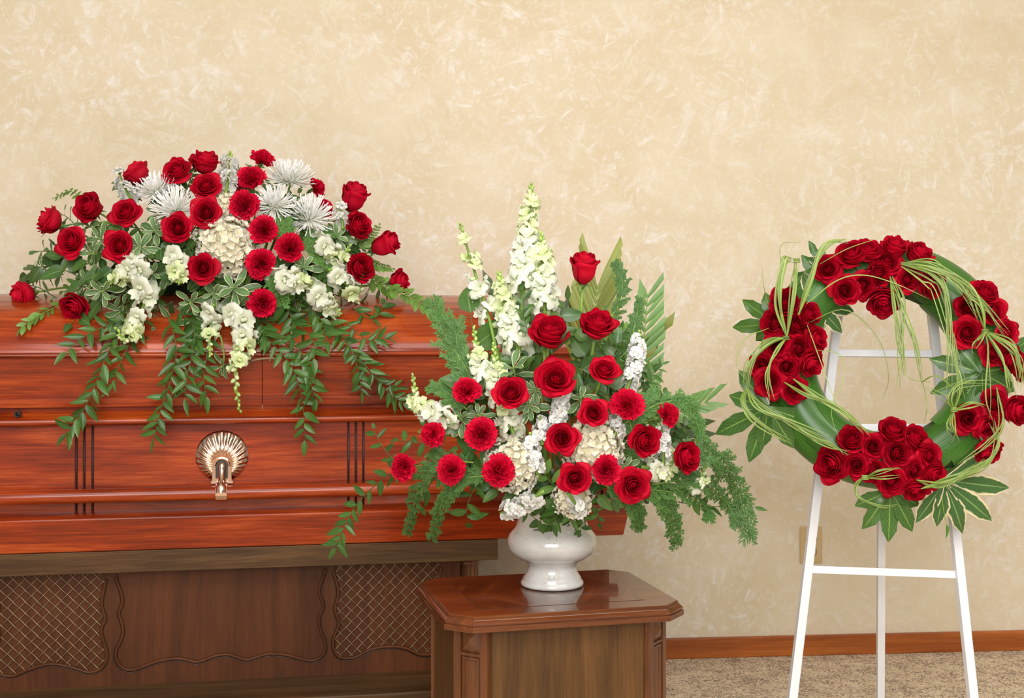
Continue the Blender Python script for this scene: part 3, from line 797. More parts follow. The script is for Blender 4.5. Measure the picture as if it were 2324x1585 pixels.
def rose_set(kind, seed):
    """one rose kind: list of (part name, mesh)"""
    rnd = random.Random(seed)
    out = []
    def pm(nm, pieces):
        V, F, U = [], [], []
        for v, f, u in pieces:
            n = len(V); V += v; U += u; F += [tuple(i + n for i in q) for q in f]
        return (nm, mesh(nm, V, F, M['rose'], U))
    op = {'open': 1.0, 'half': 0.62, 'bud': 0.30}[kind]
    Hh = {'open': 1.0, 'half': 1.2, 'bud': 1.45}[kind]
    core = []
    # tight spiral heart: many thin wrapped petals whose rims lean inward
    for k, (rb, w) in enumerate(((0.045, 5.2), (0.085, 4.2), (0.125, 3.6), (0.165, 3.2), (0.20, 3.0))):
        core.append(petal_geo(rb + .02, Hh * (1.02 + 0.012 * k), w, 0.35, 0.42, 0, 0.006, 0.0, 0.22, 0, 12, 6, rnd.random(), k * 2.5 + rnd.uniform(0, .6)))
    for k in range(3):
        core.append(petal_geo(0.245, Hh * 1.07, 2.75, 0.42, 0.16 + .10 * (1 - op), 0.0, 0.022, 0.02, 0.15, 0, 9, 7, rnd.random(), k * 2.094 + 0.5 + rnd.uniform(-.25, .25)))
    out.append(pm('bud_core', core))
    whorls = [(3, 0.30, 1.06, 2.5, 0.02, 0.030), (3, 0.36, 1.04, 2.4, 0.03, 0.045), (4, 0.425, 1.0, 2.15, 0.05, 0.06), (4, 0.50, 0.95, 2.0, 0.09, 0.085), (5, 0.57, 0.89, 1.75, 0.13, 0.105), (5, 0.63, 0.79, 1.65, 0.17, 0.135)]
    if kind == 'bud': whorls = [(3, 0.31, 1.04, 2.6, 0.0, 0.03), (3, 0.37, 1.02, 2.6, 0.02, 0.05), (4, 0.45, 0.97, 2.3, 0.05, 0.08), (4, 0.52, 0.86, 2.2, 0.12, 0.13)]
    for wi, (n, rb, h, w, fl, cu) in enumerate(whorls):
        for k in range(n):
            a0 = 2 * pi * k / n + wi * 0.9 + rnd.uniform(-.2, .2)
            big = rnd.random() < .3
            out.append(pm('petal', [petal_geo(rb * rnd.uniform(.95, 1.05), Hh * h * rnd.uniform(.95, 1.04), w, 0.5, 0.12 * (1 - op) + .05 * (wi < 2), fl * (0.35 + 0.9 * op) * rnd.uniform(.5, 1.3) + (.04 if big and wi > 3 else 0), cu * (0.6 + .5 * op) * rnd.uniform(.6, 1.35), (0.05 + 0.035 * wi) * rnd.uniform(.4, 1.7), 0.12, 0.05 * op, 9, 9, rnd.random(), a0)]))
    return out
def sepal_mesh():
    V, F, U = [], [], []
    for k in range(5):
        a = 2 * pi * k / 5; n = len(V)
        for j in range(5):
            t = j / 4; w = 0.11 * (1 - t) ** 0.8 + 0.004
            r = 0.12 + 0.40 * t - 0.02 * t * t; z = -0.02 - 0.02 * t - 0.22 * t * t
            z = 0.02 + 0.02 * t - 0.28 * t ** 2 + 0.02
            for s in (-1, 1):
                V.append((r * cos(a) - s * w * sin(a), r * sin(a) + s * w * cos(a), z)); U.append((0.5 + s * .5, t))
        F += grid_faces(1, 4, n)
    v, f = lathe_geo([(0.0, -0.20), (0.05, -0.19), (0.12, -0.10), (0.15, 0.0), (0.17, 0.06)], 10)
    n = len(V); V += v; U += [(0.2, 0.5)] * len(v); F += [tuple(i + n for i in q) for q in f]
    return mesh('calyx', V, F, M['sepal'], U)
ROSES = {k: [rose_set(k, 5 + i * 17 + j) for i in range(n)] for j, (k, n) in enumerate((('open', 4), ('half', 3), ('bud', 3)))}
CALYX = sepal_mesh()
def uvtube(name, path, rad, mat, sides=5, flat=1.0):
    V, F = tube_geo(path, rad, sides, True, flat)
    U = [(0.2, i // sides / max(1, len(path) - 1)) for i in range(len(V))]
    return mesh(name, V, F, mat, U)
def stem_to(parent, start, dirn, end, r=0.0028, mat='stem', name='stem', n=8, lean=0.45):
    """stem in world space from the bloom base back into the arrangement, made a child of parent"""
    L = (end - start).length
    mid = start + dirn * (L * lean)
    path = [start.lerp(mid, t).lerp(mid.lerp(end, t), t) for t in [i / n for i in range(n + 1)]]
    inv = parent.matrix_basis.inverted()
    me = uvtube(name, [inv @ p for p in path], r / parent.matrix_basis.to_scale().x, M[mat])
    return obj(name, me, parent)

def rose(pos, facing, r, kind, label, group, focal=None, short=None):
    """pos: centre of the bloom, r: its radius in metres"""
    ax = facing.normalized()
    sc = r / {'open': 1.02, 'half': 0.85, 'bud': 0.67}[kind]
    hh = {'open': 0.62, 'half': 0.66, 'bud': 0.70}[kind] * sc
    Mx = Matrix.Translation(pos - ax * hh) @ axis_z(ax, random.uniform(0, 6.28)) @ Matrix.Scale(sc, 4)
    e = thing('rose', label, 'rose', Mx, group)
    for nm, me in random.choice(ROSES[kind]): obj(nm, me, e)
    obj('calyx', CALYX, e)
    base = pos - ax * (hh + 0.18 * sc)
    if focal is not None: stem_to(e, base, -ax, focal)
    else: stem_to(e, base, -ax, base - ax * (short or 0.03), n=2)
    return e

# carnation
def carn_petal(L, w, seed):
    rnd = random.Random(seed); V, U = [], []; nu, nv = 12, 5
    p1, p2 = rnd.uniform(0, 6.28), rnd.uniform(0, 6.28)
    for j in range(nv + 1):
        v = j / nv
        for i in range(nu + 1):
            a = i / nu * 2 - 1
            ww = w * (0.12 + 0.88 * v ** 0.8)
            edge = (0.09 if i % 2 else -0.05) * L * rnd.uniform(.5, 1.3) if j == nv else 0
            y = L * v * (1 - 0.22 * a * a * v) + edge * (1 - 0.3 * abs(a))
            z = 0.10 * L * v ** 1.3 * (sin(5.5 * a + p1) + 0.6 * sin(9.5 * a + p2)) + 0.12 * L * v * v
            V.append((a * ww / 2, y, z)); U.append((a * .5 + .5, v))
    return V, grid_faces(nu, nv), U
CARN_P = [mesh('ruffled_petal', *[carn_petal(1.0, 1.15, 30 + k)[i] for i in (0, 1)], M['carn'], carn_petal(1.0, 1.15, 30 + k)[2]) for k in range(4)]
def carn_core(seed):
    rnd = random.Random(seed); V, F, U = [], [], []
    for n, tilt, L in ((8, 62, 0.88), (8, 46, 0.92), (7, 32, 0.95), (6, 18, 0.96), (4, 6, 0.94)):
        for k in range(n):
            v, f, u = carn_petal(L, 0.95 * L, rnd.random())
            Mx = Matrix.Rotation(2 * pi * k / n + rnd.uniform(-.3, .3), 4, 'Z') @ Matrix.Rotation(radians(90 - tilt + rnd.uniform(-8, 8)), 4, 'X') @ Matrix.Rotation(rnd.uniform(-.5, .5), 4, 'Y')
            q = len(V); V += [Mx @ Vector(p) for p in v]; U += u; F += [tuple(i + q for i in t) for t in f]
    return mesh('ruffled_center', V, F, M['carn'], U)
CARN_C = [carn_core(3), carn_core(8), carn_core(21)]
v, f = lathe_geo([(0, -0.75), (0.10, -0.72), (0.16, -0.6), (0.17, -0.3), (0.2, -0.05), (0.24, 0.04)], 10)
CARN_K = mesh('calyx', v, f, M['sepal'], [(0.2, .5)] * len(v))
def carnation(pos, facing, r, label, group, focal):
    ax = facing.normalized(); sc = r / 1.05
    Mx = Matrix.Translation(pos - ax * 0.42 * sc) @ axis_z(ax, random.uniform(0, 6.28)) @ Matrix.Scale(sc, 4)
    e = thing('carnation', label, 'carnation', Mx, group)
    for n, tilt in ((8, 88), (8, 74)):
        for k in range(n):
            obj('petal', random.choice(CARN_P), e, Matrix.Rotation(2 * pi * k / n + random.uniform(-.2, .2) + tilt, 4, 'Z') @ Matrix.Rotation(radians(90 - tilt + random.uniform(-14, 14)), 4, 'X') @ Matrix.Scale(random.uniform(.80, 1.10), 4))
    obj('ruffled_center', random.choice(CARN_C), e)
    obj('calyx', CARN_K, e)
    stem_to(e, pos - ax * 1.1 * sc, -ax, focal, 0.0022)
    return e

# spider chrysanthemum
def mum_mesh(seed):
    rnd = random.Random(seed); V, F, U = [], [], []
    for n, tilt, L, up in ((30, 98, 1.0, .10), (32, 86, 1.0, .16), (30, 75, .96, .2), (28, 64, .90, .22), (24, 53, .80, .24), (20, 42, .68, .24), (16, 30, .56, .2), (12, 18, .46, .14), (7, 7, .40, .08)):
        for k in range(n):
            l = L * rnd.uniform(.85, 1.05); w = 0.078; q = len(V)
            Mx = Matrix.Rotation(2 * pi * (k + rnd.random() * .7) / n, 4, 'Z') @ Matrix.Rotation(radians(90 - tilt + rnd.uniform(-7, 7)), 4, 'X') @ Matrix.Rotation(rnd.uniform(-.5, .5), 4, 'Y')
            for j in range(6):
                t = j / 5; ww = w * (0.55 + 0.55 * t if t < .8 else 0.6)
                z = up * l * t * t * t * 1.5
                for s in (-1, 0, 1):
                    V.append(Mx @ Vector((s * ww / 2, l * t, z + abs(s) * 0.02))); U.append((s * .5 + .5, t))
            F += grid_faces(2, 5, q)
    return mesh('ray_petals', V, F, M['mum'], U)
MUMS = [mum_mesh(4), mum_mesh(9)]
v, f = lathe_geo([(0, -0.28), (0.12, -0.22), (0.2, -0.05), (0.12, 0.03), (0.14, 0.1), (0, .16)], 12)
MUM_K = mesh('flower_base', v, f, M['bud'], [(0.3, .5)] * len(v))
def mum(pos, facing, r, label, group, focal):
    ax = facing.normalized()
    Mx = Matrix.Translation(pos - ax * 0.12 * r) @ axis_z(ax, random.uniform(0, 6)) @ Matrix.Scale(r, 4)
    e = thing('chrysanthemum', label, 'chrysanthemum', Mx, group)
    stuff(obj('ray_petals', random.choice(MUMS), e)); obj('flower_base', MUM_K, e)
    stem_to(e, pos - ax * 0.35 * r, -ax, focal, 0.003)

# hydrangea
def hyd_floret(seed):
    rnd = random.Random(seed); V, F, U = [], [], []
    for k in range(4):
        q = len(V); p = rnd.uniform(0, 6)
        Mx = Matrix.Rotation(k * pi / 2 + rnd.uniform(-.15, .15), 4, 'Z') @ Matrix.Rotation(radians(rnd.uniform(5, 30)), 4, 'X')
        for j in range(5):
            t = j / 4; w = 1.0 * sin(pi * min(.97, 0.12 + t * .85)) ** .7
            for i in range(5):
                a = i / 4 * 2 - 1
                V.append(Mx @ Vector((a * w / 2, 0.05 + .95 * t * (1 - .12 * a * a), 0.16 * t * sin(3.4 * a + p) + 0.22 * a * a * t - .2 * t * t * cos(p)))); U.append((a * .5 + .5, t))
        F += grid_faces(4, 4, q)
    v, f = lathe_geo([(0, -.1), (.1, -.05), (.1, .06), (0, .12)], 6)
    q = len(V); V += v; U += [(.5, .1)] * len(v); F += [tuple(i + q for i in t) for t in f]
    return mesh('floret', V, F, M['hyd'], U)
HYD = [hyd_floret(2), hyd_floret(5), hyd_floret(7)]
def hydrangea(pos, facing, r, label, group, focal, n=140):
    ax = facing.normalized()
    Mx = Matrix.Translation(pos) @ axis_z(ax, random.uniform(0, 6))
    e = thing('hydrangea', label, 'hydrangea', Mx, group)
    v, f = lathe_geo([(0, -.55 * r), (.35 * r, -.45 * r), (.7 * r, -.05 * r), (.72 * r, .3 * r), (.45 * r, .62 * r), (0, .74 * r)], 14)
    obj('flower_head', mesh('flower_head', v, f, M['hyd'], [(.5, .05)] * len(v)), e)
    for k in range(n):
        z = 1 - 1.5 * (k + .5) / n; rr = sqrt(max(0, 1 - z * z)); a = k * 2.39996
        d = Vector((rr * cos(a), rr * sin(a), z * .9))
        d2 = (d.normalized() + jit(.45)).normalized()
        obj('floret', random.choice(HYD), e, Matrix.Translation(d * (r * random.uniform(.74, .96))) @ axis_z(d2, random.uniform(0, 6)) @ Matrix.Scale(r * random.uniform(.15, .205), 4))
    stem_to(e, pos - ax * .5 * r, -ax, focal, 0.004)

# stock
def stock_floret(seed):
    rnd = random.Random(seed); V, F, U = [], [], []
    for n, tl, L, w in ((5, 82, 1.0, 1.05), (4, 55, .75, .8), (3, 28, .55, .6)):
        for k in range(n):
            q = len(V); p = rnd.uniform(0, 6)
            Mx = Matrix.Rotation(2 * pi * k / n + rnd.uniform(-.3, .3) + tl, 4, 'Z') @ Matrix.Rotation(radians(90 - tl + rnd.uniform(-10, 10)), 4, 'X')
            for j in range(4):
                t = j / 3
                for i in range(6):
                    a = i / 5 * 2 - 1; ww = w * (.2 + .8 * t ** .7)
                    V.append(Mx @ Vector((a * ww / 2, L * t * (1 - .25 * a * a * t), .13 * t * sin(4.5 * a + p) - .18 * t * t))); U.append((a * .5 + .5, t))
            F += grid_faces(5, 3, q)
    return mesh('floret', V, F, M['stock'], U)
STOCK = [stock_floret(1), stock_floret(6), stock_floret(8)]
v, f = lathe_geo([(0, 0), (.28, .12), (.38, .45), (.26, .85), (0, 1.05)], 7)
BUD = mesh('bud', v, f, M['bud'], [(0.3, i // 7 / 4) for i in range(len(v))])
BUD_P = mesh('bud', v, f, M['snap_g'], [(0.3, i // 7 / 4) for i in range(len(v))])
def spike_stem(name, label, cat, group, path, r):
    base = path[0]
    e = thing(name, label, cat, Matrix.Translation(base), group)
    rel = [p - base for p in path]
    obj('stem', uvtube('stem', rel, [r * (1 - .5 * i / (len(rel) - 1)) for i in range(len(rel))], M['stem'], 6), e)
    return e, rel
def stock(pts, n, size, label, group, tipbuds=6):
    path = catmull(pts, 14)
    e, rel = spike_stem('stock_flower', label, 'flower', group, path, .004)
    T = tangents(rel)
    for k in range(n):
        t = .12 + .76 * (k + .5) / n; i = min(13, int(t * 14)); p = rel[i].lerp(rel[i + 1], t * 14 - i); tg = T[i]
        a = k * 2.39996; o = tg.orthogonal().normalized(); b_ = tg.cross(o)
        d = (o * cos(a) + b_ * sin(a) + tg * .35).normalized()
        obj('floret', random.choice(STOCK), e, Matrix.Translation(p + d * size * .85) @ axis_z((d + jit(.25)).normalized(), random.uniform(0, 6)) @ Matrix.Scale(size * random.uniform(.85, 1.1), 4))
    for k in range(tipbuds):
        t = .88 + .12 * k / tipbuds; i = min(13, int(t * 14)); p = rel[i].lerp(rel[i + 1], t * 14 - i); tg = T[i]
        a = k * 2.39996; o = tg.orthogonal().normalized(); b_ = tg.cross(o)
        d = (o * cos(a) + b_ * sin(a) + tg * 1.4).normalized()
        obj('bud', BUD, e, Matrix.Translation(p + d * size * .1) @ axis_z(d) @ Matrix.Scale(size * .55, 4))

# snapdragon
def snap_floret(seed):
    rnd = random.Random(seed); V, F, U, fm = [], [], [], []
    # tube
    v, f = lathe_geo([(.10, 0), (.20, .12), (.24, .35), (.30, .62), (.34, .72)], 9)
    V += v; U += [(.3, i // 9 / 8) for i in range(len(v))]; F += f
    def lobe(a0, w, L, out, back):
        q = len(V); p = rnd.uniform(0, 6)
        for j in range(6):
            t = j / 5
            for i in range(7):
                a = i / 6 * 2 - 1
                fi = a0 + a * w * (0.55 + .25 * sin(pi * min(1, t)))
                r = .26 + out * sin(t * 1.5) + .10 * sin(5.5 * a + p) * t * t
                z = .62 + L * t - back * t * t - .10 * a * a * t + .09 * sin(6 * a + 2 * p) * t * t
                V.append((r * cos(fi), r * sin(fi), z)); U.append((a * .5 + .5, .3 + .7 * t))
        F.extend(grid_faces(6, 5, q))
    up = pi / 2
    lobe(up + .55, 1.2, .92, .40, .26); lobe(up - .55, 1.2, .92, .40, .26)
    lobe(-up, 1.0, .50, .60, .80); lobe(-up + 1.05, 1.15, .52, .74, .70); lobe(-up - 1.05, 1.15, .52, .74, .70)
    # swollen two-humped palate closing the mouth
    for sx_ in (-.13, .13):
        v, f = lathe_geo([(.0, -.05), (.20, .0), (.26, .14), (.22, .28), (.12, .36), (0, .38)], 8)
        q = len(V); V += [(x * .75 + sx_ * .8, y * .7 - .08, z * .75 + .56) for x, y, z in v]; U += [(.5, .45)] * len(v); F += [tuple(i + q for i in t) for t in f]
    return V, F, U
SNAP = []
for mat in ('snap', 'snap_g'):
    SNAP.append([mesh('floret', *snap_floret(s)[:2], M[mat], snap_floret(s)[2]) for s in (1, 4, 9)])
def snap_calyx():
    V, F, U = [], [], []
    for k in range(5):
        a = 2 * pi * k / 5; q = len(V)
        for t, w in ((0, .09), (.5, .10), (1, .01)):
            for s in (-1, 1):
                r = .09 + .16 * t; V.append((r * cos(a) - s * w * sin(a), r * sin(a) + s * w * cos(a), -.03 + .3 * t)); U.append((.2, t))
        F += grid_faces(1, 2, q)
    return mesh('calyx', V, F, M['bud'], U)
SCAL = snap_calyx()
def snapdragon(pts, n, size, label, group, buds=12, start=.05, open_to=.66, tip_scale=.5, green_from=.62, toward=None):
    N = 24
    path = catmull(pts, N)
    e, rel = spike_stem('snapdragon', label, 'snapdragon', group, path, .0042)
    T = tangents(rel)
    def at(t):
        i = min(N - 1, int(t * N)); return rel[i].lerp(rel[i + 1], t * N - i), T[i]
    for k in range(n):
        u = (k + .5) / n; t = start + (open_to - start) * u
        p, tg = at(t); a = k * 2.39996
        o = tg.orthogonal().normalized(); b_ = tg.cross(o)
        rad = o * cos(a) + b_ * sin(a)
        if toward is not None:
            rad = (rad + toward * .28); rad = (rad - tg * rad.dot(tg)).normalized()
        d = (rad + tg * (.30 + .35 * u)).normalized()
        s = size * (1.12 - .34 * u) * random.uniform(.88, 1.12)
        Mx = Matrix.Translation(p + rad * .002) @ basis(tg - d * tg.dot(d), d)
        obj('floret', random.choice(SNAP[1 if u > green_from else 0]), e, Mx @ Matrix.Scale(s, 4))
        obj('calyx', SCAL, e, Mx @ Matrix.Scale(s, 4))
    for k in range(buds):
        u = (k + .5) / buds; t = open_to + (1.0 - open_to) * u
        p, tg = at(t); a = k * 2.39996
        o = tg.orthogonal().normalized(); b_ = tg.cross(o)
        d = (o * cos(a) + b_ * sin(a) + tg * (.7 + .9 * u)).normalized()
        s = size * (.62 - (.62 - .62 * tip_scale) * u)
        obj('bud', BUD_P if u < .35 else BUD, e, Matrix.Translation(p) @ axis_z(d) @ Matrix.Scale(s, 4))
    return e

# ---- leaves: local +Y is the length (1), +Z the upper side
def leaf_geo(shape, w, fold=.12, droop=.18, wave=0.0, nv=8, nu=4, seed=0):
    rnd = random.Random(seed); ph = rnd.uniform(0, 6); V, U = [], []
    for j in range(nv + 1):
        v = j / nv; ww = w * shape(v)
        for i in range(nu + 1):
            a = i / nu * 2 - 1
            V.append((a * ww / 2, v * (1 - .12 * droop), fold * ww * abs(a) - droop * v * v + wave * abs(a) * sin(9 * v + ph + (1.3 if a > 0 else 0)))); U.append((a * .5 + .5, v))
    return V, grid_faces(nu, nv), U
sh_lance = lambda v: max(.02, (sin(pi * min(1, v ** .72)) ** .85)) if v < .999 else .01
sh_ovate = lambda v: max(.02, sin(pi * v ** .62) ** .75) if v < .999 else .01
sh_spat = lambda v: .10 + .90 * max(0, sin(pi * min(1, v ** 1.7 * .93 + .02))) ** .7 if v < .999 else .25
sh_ellip = lambda v: max(.03, sin(pi * min(1, v)) ** .7) if v < .999 else .02
def leafset(name, shape, w, mat, n=3, **kw):
    out = []
    for k in range(n):
        kk = dict(kw); kk['droop'] = kw.get('droop', .18) * (0.5 + k * .55)
        g_ = leaf_geo(shape, w * (1 + .1 * (k - 1)), seed=k, **kk)
        out.append(mesh(name, g_[0], g_[1], M[mat], g_[2]))
    return out
RUS = leafset('leaf', sh_lance, .33, 'ruscus', fold=.16, droop=.16, nu=4, nv=7)
SAL = leafset('leaf', sh_ovate, .58, 'salal', fold=.10, droop=.22)
VAR = leafset('leaf', sh_spat, .40, 'vari', fold=.14, droop=.2, wave=.025, nu=6)
MYR = leafset('leaf', sh_ellip, .42, 'myrtle', fold=.15, droop=.12, nv=5, nu=2)

def branch(name, label, cat, group, pts, leaves, n, size, stemmat='stem_d', r=.0016, face=None, spread=55, jitter=.35, twist=.5, taper=.35, start=.05, stem_name='stem'):
    N = max(8, 6 * (len(pts) - 1))
    path = catmull(pts, N); base = path[0]
    e = thing(name, label, cat, Matrix.Translation(base), group)
    rel = [p - base for p in path]
    obj(stem_name, uvtube(stem_name, rel, [r * (1 - .5 * i / N) for i in range(N + 1)], M[stemmat], 5), e)
    T = tangents(rel)
    fc = face or C2W(0, .3, 1).normalized()
    for k in range(n):
        t = start + (1 - start) * (k + (.0 if k < n - 1 else 1)) / max(1, n - 1) if n > 1 else 1
        t = min(1, t); i = min(N - 1, int(t * N)); p = rel[i].lerp(rel[i + 1], t * N - i); tg = T[i]
        side = 1 if k % 2 else -1
        x = tg.cross(fc); x = x.normalized() if x.length > 1e-4 else tg.orthogonal().normalized()
        an = radians(spread + random.uniform(-18, 18)) if k < n - 1 else radians(random.uniform(-10, 10))
        d = (tg * cos(an) + x * (side * sin(an)) + jit(jitter * .5) + fc * random.uniform(-.15, .3)).normalized()
        nrm = (fc + jit(twist)).normalized()
        obj('leaf', random.choice(leaves), e, Matrix.Translation(p) @ basis(d, nrm) @ Matrix.Scale(size * (1 - taper * t) * random.uniform(.8, 1.12), 4))
    return e
def rosette(pos, facing, size, label, group, focal, n=9, leaves=None, name='variegated_sprig', cat='foliage', mat='stem'):
    """whorl of leaves at a shoot tip"""
    ax = facing.normalized()
    e = thing(name, label, cat, Matrix.Translation(pos), group)
    o = ax.orthogonal().normalized(); b_ = ax.cross(o)
    for k in range(n):
        a = k * 2.39996 + random.uniform(-.2, .2); lift = .10 + .75 * (k / n)
        rad = o * cos(a) + b_ * sin(a)
        d = (rad * cos(lift) + ax * sin(lift) + jit(.12)).normalized()
        obj('leaf', random.choice(leaves or VAR), e, Matrix.Translation(-ax * (size * .5 * (1 - k / n))) @ basis(d, ax) @ Matrix.Scale(size * (1.0 - .42 * k / n) * random.uniform(.85, 1.1), 4))
    L = focal - pos
    path = [Vector((0, 0, 0)), -ax * (L.length * .35), L]
    pp = [path[0].lerp(path[1], t).lerp(path[1].lerp(path[2], t), t) for t in [i / 6 for i in range(7)]]
    obj('stem', uvtube('stem', pp, .0022, M[mat]), e)
    return e
def cedar(pts, label, group, width=.05, n=16, mat='cedar', name='cedar_frond', cat='foliage', droop=.35, fan=30, dens=8, face=None):
    N = 18
    path = catmull(pts, N); base = path[0]
    e = thing(name, label, cat, Matrix.Translation(base), group)
    rel = [p - base for p in path]; T = tangents(rel)
    obj('stem', uvtube('stem', rel, [.0018 * (1 - .6 * i / N) for i in range(N + 1)], M['stem'], 4), e)
    V, F, U = [], [], []
    fc = (face or C2W(0, .2, 1)).normalized()
    def strip(p0, d, l, w, tv):
        q = len(V)
        sd = d.cross(fc); sd = sd.normalized() if sd.length > 1e-4 else d.orthogonal().normalized()
        sd = (sd + fc * random.uniform(-.6, .6)).normalized()
        for t, ww in ((0, .7), (.35, 1.0), (.75, .85), (1, .15)):
            c = p0 + d * (l * t)
            for s in (-1, 1):
                V.append(c + sd * (s * w * ww / 2)); U.append((.5 + .5 * s, tv))
        F.extend(grid_faces(1, 3, q))
    for k in range(n):
        t = .06 + .94 * k / (n - 1); i = min(N - 1, int(t * N)); p = rel[i].lerp(rel[i + 1], t * N - i); tg = T[i]
        x = tg.cross(fc).normalized()
        for side in (-1, 1):
            an = radians(fan + random.uniform(-10, 10))
            d = (tg * cos(an) + x * (side * sin(an)) + jit(.18)).normalized()
            l = width * (1.05 - .55 * t) * random.uniform(.75, 1.15) * (.5 + .5 * min(1, t * 5))
            m_ = max(3, int(dens * (l / width)))
            cur = p.copy(); dd = d.copy()
            for j in range(m_):
                u = j / m_
                seg = l / m_
                dd = (dd + Vector((0, 0, -droop * .35)) * (1 / m_)).normalized()
                strip(cur, dd, seg * 1.3, .0026, .3 + .5 * u)
                xx = dd.cross(fc).normalized()
                for s2 in (-1, 1):
                    d3 = (dd * .88 + xx * (.46 * s2) + jit(.12)).normalized()
                    ln = seg * (2.6 - 1.3 * u) * random.uniform(.8, 1.2)
                    strip(cur, d3, ln, .0025, .4 + .6 * u)
                    if dens > 6:
                        d4 = (d3 * .75 + xx * (.6 * s2 * random.choice((1, -.6))) + jit(.15)).normalized()
                        strip(cur + d3 * ln * .4, d4, ln * .5, .0022, .9)
                cur = cur + dd * seg
    stuff(obj('scale_leaves', mesh('scale_leaves', V, F, M[mat], U), e))
    return e
def fern(pts, label, group, width=.045, n=18, leaves=None, mat='fern', name='fern_frond'):
    """leatherleaf-like frond: pairs of pinnae on a midrib"""
    N = 18; path = catmull(pts, N); base = path[0]
    e = thing(name, label, 'foliage', Matrix.Translation(base), group)
    rel = [p - base for p in path]; T = tangents(rel); fc = C2W(0, .4, 1).normalized()
    obj('midrib', uvtube('midrib', rel, [.0015 * (1 - .6 * i / N) for i in range(N + 1)], M['stem_d'], 4), e)
    for k in range(n):
        t = .15 + .85 * k / (n - 1); i = min(N - 1, int(t * N)); p = rel[i].lerp(rel[i + 1], t * N - i); tg = T[i]
        x = tg.cross(fc).normalized()
        for s in ((-1, 1) if k < n - 1 else (0,)):
            d = (tg * .75 + x * s * .8 + jit(.1)).normalized()
            obj('leaflet', random.choice(MYR), e, Matrix.Translation(p) @ basis(d, (fc + jit(.25)).normalized()) @ Matrix.Scale(width * (1.05 - .6 * t) * random.uniform(.9, 1.1), 4))
    return e
def palm(base, tip, label, group, mat, nl, wid_l, wid_r, lw=.016, ang=34, bend=0.0, face=None, t0=.08, cut=1.0):
    """cut palm frond: midrib with flat folded leaflets, their ends trimmed straight"""
    e = thing('palm_frond', label, 'foliage', Matrix.Translation(base), group)
    L = tip - base; fc = (face or C2W(0, 0, 1)).normalized()
    rt_ = F2 - base
    obj('leaf_stalk', uvtube('leaf_stalk', [rt_, rt_ * .6 - L * .15, rt_ * .25 - L * .10, Vector((0, 0, 0))], .003, M['stem'], 5), e)
    x = L.normalized().cross(fc).normalized()
    path = [L * t + x * (bend * sin(pi * t)) for t in [i / 12 for i in range(13)]]
    obj('midrib', uvtube('midrib', path, [.003 * (1 - .7 * i / 12) for i in range(13)], M['stem'], 5), e)
    T = tangents(path)
    for k in range(nl):
        t = t0 + (.97 - t0) * k / (nl - 1); i = min(11, int(t * 12)); p = path[i].lerp(path[i + 1], t * 12 - i); tg = T[i]
        for s, wid in ((-1, wid_l), (1, wid_r)):
            if wid <= 0: continue
            an = radians(ang - 10 * t + random.uniform(-3, 3))
            d = (tg * cos(an) + x * (s * sin(an)) + fc * random.uniform(-.08, .08)).normalized()
            l = wid / sin(an) * (1 - (1 - cut) * t) * random.uniform(.97, 1.03)
            sd = d.cross(fc).normalized() * (-s)      # towards the frond's tip side
            w = lw * random.uniform(.9, 1.1)
            V, U = [], []
            for j in range(6):
                v = j / 5; ww = w * (.35 + .65 * min(1, v * 2.5))
                for q_, a in enumerate((-1, 0, 1)):
                    ll = l * v + (a * w * .55 / math.tan(an) * -1 if False else a * w * .6 * v)
                    V.append(d * ll + sd * (a * ww / 2) + fc * (-.12 * w * abs(a) + .004 * v)); U.append((a * .5 + .5, v))
            me = mesh('leaflet', V, grid_faces(2, 5), M[mat], U)
            obj('leaflet', me, e, Matrix.Translation(p))
    return e
def fatsia(center, facing, up, size, label, group, lobes, mat='fatsia', stem_end=None):
    """hand-shaped leaf: lobes = [(angle from up, clockwise as seen, length)]"""
    fc = facing.normalized()
    Mx = Matrix.Translation(center) @ basis(up, fc)
    e = thing('lobed_leaf', label, 'leaf', Mx, group)
    V, F, U = [], [], []; vv, vf = [], []
    for k, (ang, ln) in enumerate(lobes):
        a = radians(ang); d = Vector((sin(a), cos(a), 0)); sx_ = Vector((cos(a), -sin(a), 0)); q = len(V)
        l = ln * size; nv, nu = 9, 4; hw = .18 * size * (.8 + .25 * ln); zk = .002 * k
        dr = random.uniform(.08, .2)
        for j in range(nv + 1):
            v = j / nv
            ww = hw * (.16 + 1.31 * v) if v < .42 else hw * (.712 + .30 * sin((v - .42) / .58 * pi * .5 + .3) ) * (1 - ((v - .42) / .58) ** 2.6)
            ww = max(.0015, ww)
            for i in range(nu + 1):
                s = i / nu * 2 - 1
                edge = 1 + (.05 * (1 if (j % 2) else -1) if abs(s) == 1 and .3 < v < .95 else 0)
                V.append(d * (l * v) + sx_ * (s * ww * edge) + Vector((0, 0, zk * (1 - v) + .10 * abs(s) * ww - dr * l * v * v + .004 * sin(9 * v + k) * abs(s)))); U.append((s * .5 + .5, v))
        F += grid_faces(nu, nv, q)
    obj('blade', mesh('blade', V, F, M[mat], U), e)
    if stem_end is not None:
        pe = Mx.inverted() @ stem_end
        obj('leaf_stalk', uvtube('leaf_stalk', [Vector((0, 0, -.001)), pe * .5 + Vector((0, 0, -.01)), pe], .0022, M['stem'], 5), e)
    return e
